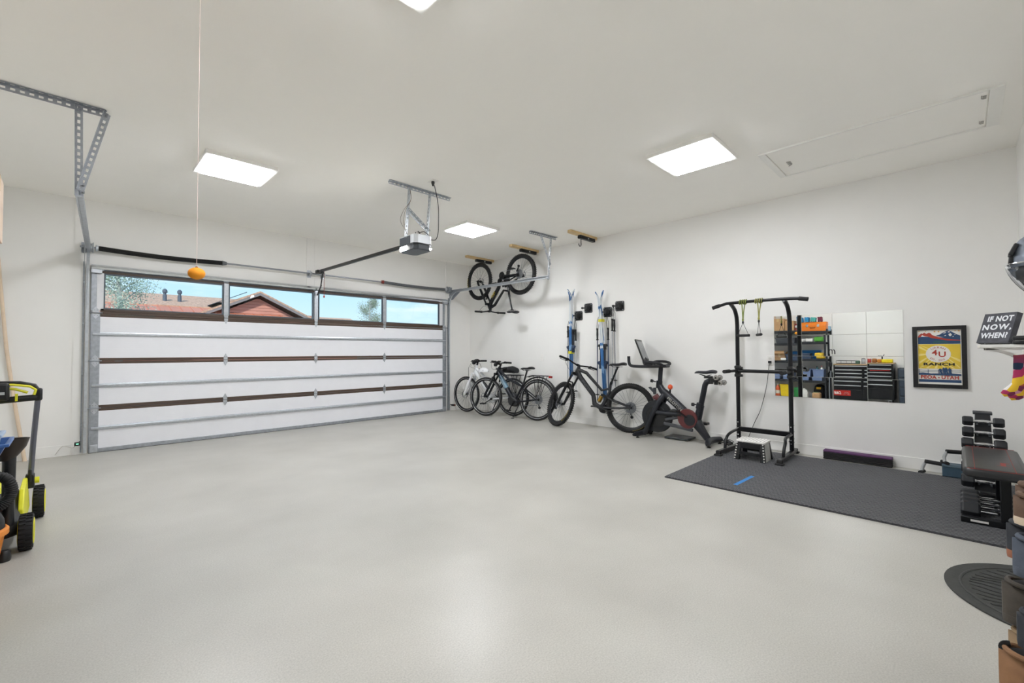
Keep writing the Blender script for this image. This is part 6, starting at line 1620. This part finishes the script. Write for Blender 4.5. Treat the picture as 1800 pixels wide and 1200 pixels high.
# things on the chest
zc = zt1+.0235
MB_ = MB()
t = thing('wire_rack', 'low black wire rail tray on the left of the tool chest in the mirror', 'tray', (-.55, 1.80, zc))
o = MB(); 
for z in (.01, .07): o.tube([(-.68, 1.62, zc+z), (-.42, 1.62, zc+z), (-.42, 2.0, zc+z), (-.68, 2.0, zc+z)], .004, 6, closed=True)
for y in (1.62, 1.72, 1.81, 1.91, 2.0): o.cyl((-.42, y, zc+.01), (-.42, y, zc+.07), .003, n=6)
o.build('wire', BLKM, t); MB().b2((-.68, 1.62, zc), (-.42, 2.0, zc+.008)).build('tray', BLK, t)
def can(name, label, y, r, h, m, lid, cat='can'):
    t = thing(name, label, cat, (-.40, y, zc), 'cans on the tool chest')
    MB().lathe([(r*.97, 0), (r, .004), (r, h-.006), (r*.95, h)], (-.40, y, zc), (0, 0, 1), 20).build('can_body', m, t)
    MB().lathe([(r*.98, 0), (r*.98, .008), (r*.4, .014)], (-.40, y, zc+h), (0, 0, 1), 20).build('lid', lid, t)
slab('green_tin', 'dark green tin on the tool chest in the mirror', 'tin', (-.40, 1.60, zc+.04), (.09, .08, .078), M('tin_green', '#3b5a4a', .5))
can('paint_can', 'silver can with dark lid on the tool chest in the mirror', 1.50, .038, .115, M('can_silver', '#b9bcbf', .3, .6), DARKG)
can('paint_can', 'red and white can on the tool chest in the mirror', 1.405, .034, .085, M('can_red', '#a83a32', .4), WHT)
slab('parts_box', 'brown wooden parts box on the tool chest in the mirror', 'box', (-.42, 1.32, zc+.045), (.12, .085, .088), M('parts_brown', '#9a5f2c', .6), 0, 'parts boxes')
slab('parts_box', 'amber parts box next to the yellow case in the mirror', 'box', (-.42, 1.235, zc+.04), (.12, .075, .078), M('parts_amber', '#c07d2a', .6), 0, 'parts boxes')
slab('yellow_case', 'bright yellow case at the right end of the tool chest in the mirror', 'case', (-.40, 1.10, zc+.04), (.16, .185, .078), M('case_yellow', '#e5d017', .45), 0, None, None)
t = thing('small_vise', 'small metal hand tool standing behind the yellow case in the mirror', 'tool', (-.55, 1.20, zc))
MB().lathe([(.04, 0), (.03, .02), (.012, .03), (.012, .14), (.02, .15), (.02, .17)], (-.55, 1.20, zc), (0, 0, 1), 12).build('stand', DARKG, t)
MB().cyl((-.55, 1.15, zc+.16), (-.55, 1.25, zc+.17), .012).cyl((-.55, 1.16, zc+.165), (-.50, 1.14, zc+.20), .008).build('head', STEEL, t)
# dark cabinet by the back corner
t = thing('drawer_cabinet', 'dark blue-grey plastic drawer cabinet beyond the tool chest in the mirror', 'cabinet', (-.52, .70, 0))
CBM = M('cabinet_dark', '#2c343e', .45, 0, .05)
MB().b2((XL+.02, .50, .0), (-.30, .93, .80)).build('cabinet_body', CBM, t, bevel=.01)
for z in (.04, .23, .42, .61):
    d = MB().b2((-.302, .52, z), (-.288, .91, z+.165)).build('drawer', M('cabinet_drawer', '#3a4552', .4), t, bevel=.006)
    MB().b2((-.288, .66, z+.11), (-.272, .77, z+.125)).build('pull', M('pull_grey', '#a8b0b8', .4), d)

# ------------------------------------------------------------------ blue tub sticking out of the rack, at the left picture edge
bin_('blue_tub', 'blue plastic tub overhanging the rack shelf at the left picture edge', -.62, -.222, 3.38, 3.65, LV[1]+e_, .235, M('tub_blue', '#3f69a8', .35, 0, .06), None, i=.10)
bin_('pale_blue_tray', 'pale blue tray sitting in the blue tub at the left picture edge', -.60, -.250, 3.42, 3.61, LV[1]+.16, .12, M('tray_pale_blue', '#a9bdd6', .4, 0, .05), None)

# ------------------------------------------------------------------ lawn mower
LIM = M('mower_lime', '#dcd92c', .4, 0, .05); MGR = M('mower_grey', '#3a3b3d', .55, 0, .12, 20)
mw = thing('lawn_mower', 'lime green and black push lawn mower with upright handle at the left edge', 'lawn mower', (-.40, 4.45, 0))
mx0, mx1 = -.62, -.205
o = MB(); rings = []
for y, w_, zt_ in ((4.10, .15, .17), (4.14, .195, .22), (4.30, .205, .27), (4.60, .205, .29), (4.82, .18, .24), (4.88, .13, .18)):
    c = (mx0+mx1)/2; rings.append([V((c-w_, y, .07)), V((c+w_, y, .07)), V((c+w_*1.0, y, zt_*.72)), V((c+w_*.72, y, zt_)), V((c-w_*.72, y, zt_)), V((c-w_, y, zt_*.72))])
o.loft(rings); o.build('deck', MGR, mw, bevel=.012)
o = MB(); rings = []
for y, w_, z0, z1 in ((4.20, .12, .26, .30), (4.24, .155, .25, .37), (4.45, .165, .25, .42), (4.62, .15, .25, .38), (4.70, .10, .25, .30)):
    c = (mx0+mx1)/2; rings.append([V((c-w_, y, z0)), V((c+w_, y, z0)), V((c+w_*.8, y, z1)), V((c-w_*.8, y, z1))])
o.loft(rings); o.build('motor_cover', LIM, mw, bevel=.02, seg=3)
MB().loft([[V((mx1-.01, y, .10)), V((mx1+.012, y, .10)), V((mx1+.004, y, z1)), V((mx1-.02, y, z1))] for y, z1 in ((4.24, .20), (4.34, .31), (4.62, .33), (4.74, .22))]).build('side_skirt', LIM, mw, bevel=.006)
MB().box(((mx0+mx1)/2, 4.16, .28), (.30, .10, .10)).build('rear_flap', MGR, mw, bevel=.01)
def mwheel(x, y, R, W):
    w_ = MB(); w_.lathe([(R*.72, -W/2), (R*.94, -W/2), (R, -W*.3), (R, W*.3), (R*.94, W/2), (R*.72, W/2)], (x, y, R), (1, 0, 0), 32)
    for i in range(26):
        a = 2*PI*i/26
        for dx in (-W*.22, W*.22): w_.box((x+dx, y+R*math.cos(a+(.1 if dx > 0 else 0)), R+R*math.sin(a+(.1 if dx > 0 else 0))), (W*.42, .012, .010), Matrix.Rotation(a+PI/2, 3, 'X'))
    wo = w_.build('wheel', RUB, mw)
    MB().lathe([(.02, -W*.52), (R*.66, -W*.40), (R*.74, -W*.45), (R*.74, W*.45), (R*.66, W*.40), (.02, W*.52)], (x, y, R), (1, 0, 0), 28).build('wheel_hub', MGR, wo)
    MB().arc((x+W*.46, y, R), (1, 0, 0), R*.70, .006, n=30, m=6).arc((x-W*.46, y, R), (1, 0, 0), R*.70, .006, n=30, m=6).build('wheel_ring', LIM, wo)
for x in (-.178, -.645):
    mwheel(x, 4.06, .105, .062); mwheel(x+(.028 if x > -.4 else -.02), 4.80, .112, .058)
hy0, hz0, hz1 = 4.66, .30, .905
for x in (-.190, -.635):
    MB().tube([(x, hy0-.02, hz0), (x+(.012 if x > -.4 else -.012), hy0-.01, .60), (x+(.03 if x > -.4 else -.03), hy0, hz1)], .0155, 10).build('handle_tube', M('handle_alu', '#6c6e78', .3, .7, .06), mw)
    MB().box((x, hy0-.02, hz0+.0), (.045, .06, .10)).box((x+.0, hy0-.04, hz0+.04), (.02, .03, .09)).build('handle_bracket', BLK, mw, bevel=.008)
    MB().cyl((x, hy0-.02, hz0), (x+(.045 if x > -.4 else -.045), hy0-.02, hz0), .022, n=12).build('handle_knob', LIM, mw)
    MB().box((x+(.03 if x > -.4 else -.03), hy0, hz1+.0), (.042, .05, .09)).build('corner_joint', BLK, mw, bevel=.012)
c = (mx0+mx1)/2
MB().tube([(-.165, hy0-.01, hz1-.02), (c, hy0-.03, hz1-.035), (-.665, hy0-.01, hz1-.02)], .022, 10).build('lower_bar', BLK, mw)
MB().tube([(-.162, hy0, hz1+.03), (-.18, hy0+.0, hz1+.065), (-.25, hy0+.0, hz1+.085), (c, hy0, hz1+.09), (-.58, hy0, hz1+.085), (-.65, hy0, hz1+.065), (-.668, hy0, hz1+.03)], .014, 10).build('upper_bar', BLK, mw)
MB().tube([(-.180, hy0-.03, hz1+.0), (-.172, hy0-.03, hz1+.035), (-.20, hy0-.03, hz1+.06), (-.28, hy0-.03, hz1+.075), (c, hy0-.03, hz1+.08), (-.55, hy0-.03, hz1+.075), (-.63, hy0-.03, hz1+.06), (-.658, hy0-.03, hz1+.02)], .008, 8).build('bail_lever', LIM, mw)
MB().tube([(-.21, hy0-.03, hz1+.018), (-.27, hy0-.03, hz1+.045), (-.36, hy0-.03, hz1+.06)], .009, 8).build('drive_lever', LIM, mw)
MB().box((-.345, hy0-.035, hz1+.03), (.10, .07, .12)).build('control_box', BLK, mw, bevel=.015)
MB().box((-.345, hy0-.072, hz1+.02), (.06, .003, .018)).build('control_label', M('label_grey', '#b9bdbf', .5), mw)
MB().box((-.262, hy0-.04, hz1-.012), (.012, .05, .05)).build('lime_band', LIM, mw)

# ------------------------------------------------------------------ wet/dry vacuum at the very edge
vx, vy = -.40, 3.865
vc = thing('shop_vacuum', 'orange and black wet-dry vacuum with a thick hose at the left edge', 'vacuum', (vx, vy, 0))
ORV = M('vac_orange', '#e08a35', .4, 0, .05)
MB().lathe([(.120, .02), (.128, .03), (.148, .165), (.156, .17), (.165, .175), (.165, .20), (.156, .21)], (vx, vy, 0), (0, 0, 1), 36).build('drum', ORV, vc)
MB().lathe([(.150, .21), (.146, .25), (.125, .30), (.09, .33), (.02, .34)], (vx, vy, 0), (0, 0, 1), 32).build('motor_head', BLK, vc)
MB().tube([(vx, vy-.07, .33), (vx, vy-.06, .38), (vx, vy+.06, .38), (vx, vy+.07, .33)], .012, 8).build('carry_handle', BLK, vc)
for a in (.3, 1.87, 3.44, 5.0):
    MB().lathe([(.026, .0), (.030, .02), (.026, .05), (.020, .06)], (vx+.150*math.cos(a), vy+.140*math.sin(a), 0), (0, 0, 1), 14).build('caster_foot', BLK, vc)
h = MB(); pts = [(vx+.06, vy+.05, .31), (vx+.115, vy+.06, .31), (vx+.155, vy+.07, .35), (vx+.165, vy+.07, .41), (vx+.135, vy+.07, .475), (vx+.07, vy+.06, .49), (vx-.01, vy+.05, .46), (vx-.08, vy+.05, .42)]
sp_ = smooth_path(pts, 12)
h.tube(sp_, [.026+.003*(i % 2) for i in range(len(sp_))], 12); h.build('hose', M('hose_black', '#151516', .6), vc)
wx_, wy_ = -.252, 4.02
MB().tube([(wx_, wy_, .17), (wx_, wy_, .40), (wx_, wy_, .585)], [.026, .028, .030], 14).build('wand', BLK, vc)
o = MB(); rings = []
for z, a, b, dx in ((.56, .030, .03, 0), (.60, .05, .04, .01), (.635, .066, .05, .016), (.685, .080, .055, .016)):
    rings.append([V((wx_+dx-.012+a*math.cos(t_), wy_+b*math.sin(t_), z)) for t_ in [2*PI*j/18 for j in range(18)]])
o.loft(rings, cap=False)
r2 = [[p+V((0, 0, .0)) for p in rings[3]], [V((wx_+.004+(p.x-wx_-.004)*.9, wy_+(p.y-wy_)*.88, p.z-.003)) for p in rings[3]], [V((wx_+.004+(p.x-wx_-.004)*.6, wy_+(p.y-wy_)*.6, p.z-.05)) for p in rings[3]]]
o.loft(r2[:2], cap=False); o.loft(r2[1:], cap=False); o.add([tuple(p) for p in r2[2]], [tuple(range(18))]); o.build('floor_nozzle', M('nozzle_brownblack', '#2b211b', .45, 0, .1), vc)

# wooden pole leaning in the corner
pl = MB(); pl.tube([(-.345, YA-.05, .0), (-.44, YA-.035, .72), (-.50, YA-.03, 1.25), (-.555, YA-.022, 1.95), (-.575, YA-.02, 2.25)], [.017, .016, .016, .015, .014], 10)
solo(pl, 'wooden_pole', 'long pale wooden pole leaning on the wall at the left edge', 'pole', M('pole_wood', '#e2cdb4', .6, 0, .06, 10))
# ------------------------------------------------------------------ outside, seen through the door windows
GRS_ = M('lawn', '#6c7a4a', .9, 0, .2, 2)
struct(MB().b2((-60, YA+.36, -.25), (90, 120, -.1)), 'ground', M('driveway', '#8f8c86', .85, 0, .12, .8), 'pale ground outside the garage')
SHG = M('roof_shingle', '#bb9780', .9, 0, .35, 9, .3, 30)
MTL = M('metal_roof', '#cf8468', .5, .2, .08, 2); SID = M('house_siding', '#bd8474', .8, 0, .08, 1.5); FAS = M('fascia', '#837a79', .6, 0, .05); SHA = M('soffit', '#4a4a58', .8)
hs = thing('neighbour_house', 'neighbouring house with brown shingle roof and brick red gable outside', 'house', (6, 36, -.1))
# main long roof: ridge along x, front slope towards the garage
def slope(o, x0, x1, y0, z0, y1, z1, th=.12):
    o.loft([[V((x, y0, z0)), V((x, y1, z1)), V((x, y1, z1+th)), V((x, y0, z0+th))] for x in (x0, x1)])
o = MB(); slope(o, -6.0, 8.6, 31.0, 3.75, 35.5, 4.82); slope(o, -6.0, 8.6, 40.0, 3.75, 35.5, 4.82); o.build('main_roof', SHG, hs)
MB().b2((-5.5, 31.6, -.1), (12.2, 39.5, 3.75)).build('house_walls', SID, hs)
o = MB(); slope(o, -4.0, 9.4, 28.6, 3.05, 31.15, 3.78, .08)
for i in range(28): o.b2((-4.0+.49*i-.012, 28.6, 3.0), (-4.0+.49*i+.012, 28.62, 3.1)); 
for i in range(28):
    x = -4.0+.49*i; o.loft([[V((x-.015, 28.6, 3.13)), V((x+.015, 28.6, 3.13)), V((x+.015, 28.6, 3.17)), V((x-.015, 28.6, 3.17))], [V((x-.015, 31.1, 3.85)), V((x+.015, 31.1, 3.85)), V((x+.015, 31.1, 3.89)), V((x-.015, 31.1, 3.89))]])
o.build('metal_porch_roof', MTL, hs)
# gable facing us
gx, gz, gy = 8.05, 4.86, 30.0
o = MB()
for k in range(10):
    z0 = 3.0+.185*k; z1 = z0+.172; a0 = (gz-.35-z0)*2.0; a1 = (gz-.35-z1)*2.0
    if a1 <= .05: break
    o.loft([[V((gx-a0, gy+.02-.015, z0)), V((gx+a0, gy+.02-.015, z0)), V((gx+a1, gy+.02, z1)), V((gx-a1, gy+.02, z1))], [V((gx-a0, gy+.08, z0)), V((gx+a0, gy+.08, z0)), V((gx+a1, gy+.08, z1)), V((gx-a1, gy+.08, z1))]])
o.build('gable_siding', SID, hs)
MB().b2((gx-3.2, gy+.06, -.1), (gx+3.2, 34, 3.0)).build('gable_wall', SID, hs)
o = MB()
for s in (-1, 1):
    o.loft([[V((gx, y, gz)), V((gx, y, gz-.22)), V((gx+s*3.9, y, gz-.22-1.87)), V((gx+s*3.9, y, gz-1.87))] for y in (gy-.45, gy-.35)])
o.build('barge_board', FAS, hs)
o = MB()
for s in (-1, 1):
    o.loft([[V((gx, y, gz+.04)), V((gx, y, gz-.06)), V((gx+s*4.0, y, gz-.06-1.92)), V((gx+s*4.0, y, gz+.04-1.92))] for y in (gy-.46, 35.5)])
o.build('gable_roof', SHG, hs)
VNT = M('vent_grey', '#5d6470', .5, .3)
for x, h_ in ((3.85, .80), (4.55, .80)):
    y = 32.6; z = 4.15
    MB().lathe([(.10, -.1), (.10, h_*.55), (.075, h_*.56), (.075, h_*.7), (.12, h_*.72), (.12, h_*.9), (.05, h_)], (x, y, z), (0, 0, 1), 14).build('roof_vent', VNT, hs)
# solar panel strip above the gable
MB().loft([[V((gx-2.3, y, gz-.92+.05)), V((gx-.45, y, gz+.0+.02)), V((gx-.45, y, gz+.06)), V((gx-2.3, y, gz-.92+.09))] for y in (30.6, 33.5)]).build('solar_panel', M('solar_dark', '#23303c', .7), hs)
# lower distant roof to the right
h2 = thing('distant_house', 'low brown roof of a house far behind on the right', 'house', (19, 52, -.1))
o = MB(); slope(o, 16.2, 24.5, 50, 4.2, 53, 5.25); slope(o, 16.2, 24.5, 56, 4.2, 53, 5.25); o.build('roof', SHG, h2)
MB().b2((16.6, 50.5, -.1), (24.2, 55.5, 4.2)).build('walls', SID, h2)

def tree(name, label, x, y, h, rx, z0, n, lc, bark, leaf, seed, cz=.6):
    t = thing(name, label, 'tree', (x, y, -.1), 'trees outside')
    rnd = random.Random(seed); o = MB()
    o.tube([(x, y, -.1), (x+.05, y, h*.4), (x-.04, y, h*.7), (x, y, h*.96)], [.11*h/6, .08*h/6, .05*h/6, .015], 8)
    tips = []
    for i in range(22):
        z = z0+(h-z0)*rnd.uniform(.0, .85); a = rnd.uniform(0, 2*PI); L = rx*(1-.6*(z-z0)/(h-z0))*rnd.uniform(.6, 1.05)
        e = V((x+L*math.cos(a), y+L*math.sin(a), z+L*.75)); o.tube([(x, y, z), V((x, y, z)).lerp(e, .5)+V((0, 0, .05)), e], [.03*h/6, .02*h/6, .008], 5); tips.append((V((x, y, z)), e))
    o.build('trunk', bark, t)
    vs = []; fs = []
    for i in range(n):
        a, b = tips[rnd.randrange(len(tips))]; p = a.lerp(b, rnd.uniform(.3, 1.1))+V((rnd.gauss(0, rx*.13), rnd.gauss(0, rx*.13), rnd.gauss(0, rx*.16)))
        u = V((rnd.uniform(-1, 1), rnd.uniform(-1, 1), rnd.uniform(-1, 1))).normalized(); w_ = u.cross(V((rnd.uniform(-1, 1), rnd.uniform(-1, 1), .3))).normalized(); s = lc*rnd.uniform(.7, 1.3); k = len(vs)
        vs += [p-u*s, p+w_*s*.6, p+u*s, p-w_*s*.6]; fs.append((k, k+1, k+2, k+3))
    m = MB(); m.add(vs, fs); f = m.build('foliage', leaf, t, smooth=False); f['kind'] = 'stuff'
LF1 = M('leaf_grey_green', '#a9b8a6', .7, 0, .3, 3); LF2 = M('leaf_pale_green', '#93a08b', .7, 0, .3, 3); BRK = M('aspen_bark', '#a9aba6', .8, 0, .2, 6)
tree('aspen_tree', 'grey-green aspen close outside the leftmost door window', 1.02, 18.0, 5.4, 1.15, .9, 15000, .024, BRK, LF1, 4)
tree('aspen_tree', 'slender pale aspen outside the third door window', 18.4, 36.0, 6.3, 1.35, 1.5, 7000, .038, BRK, LF2, 9)
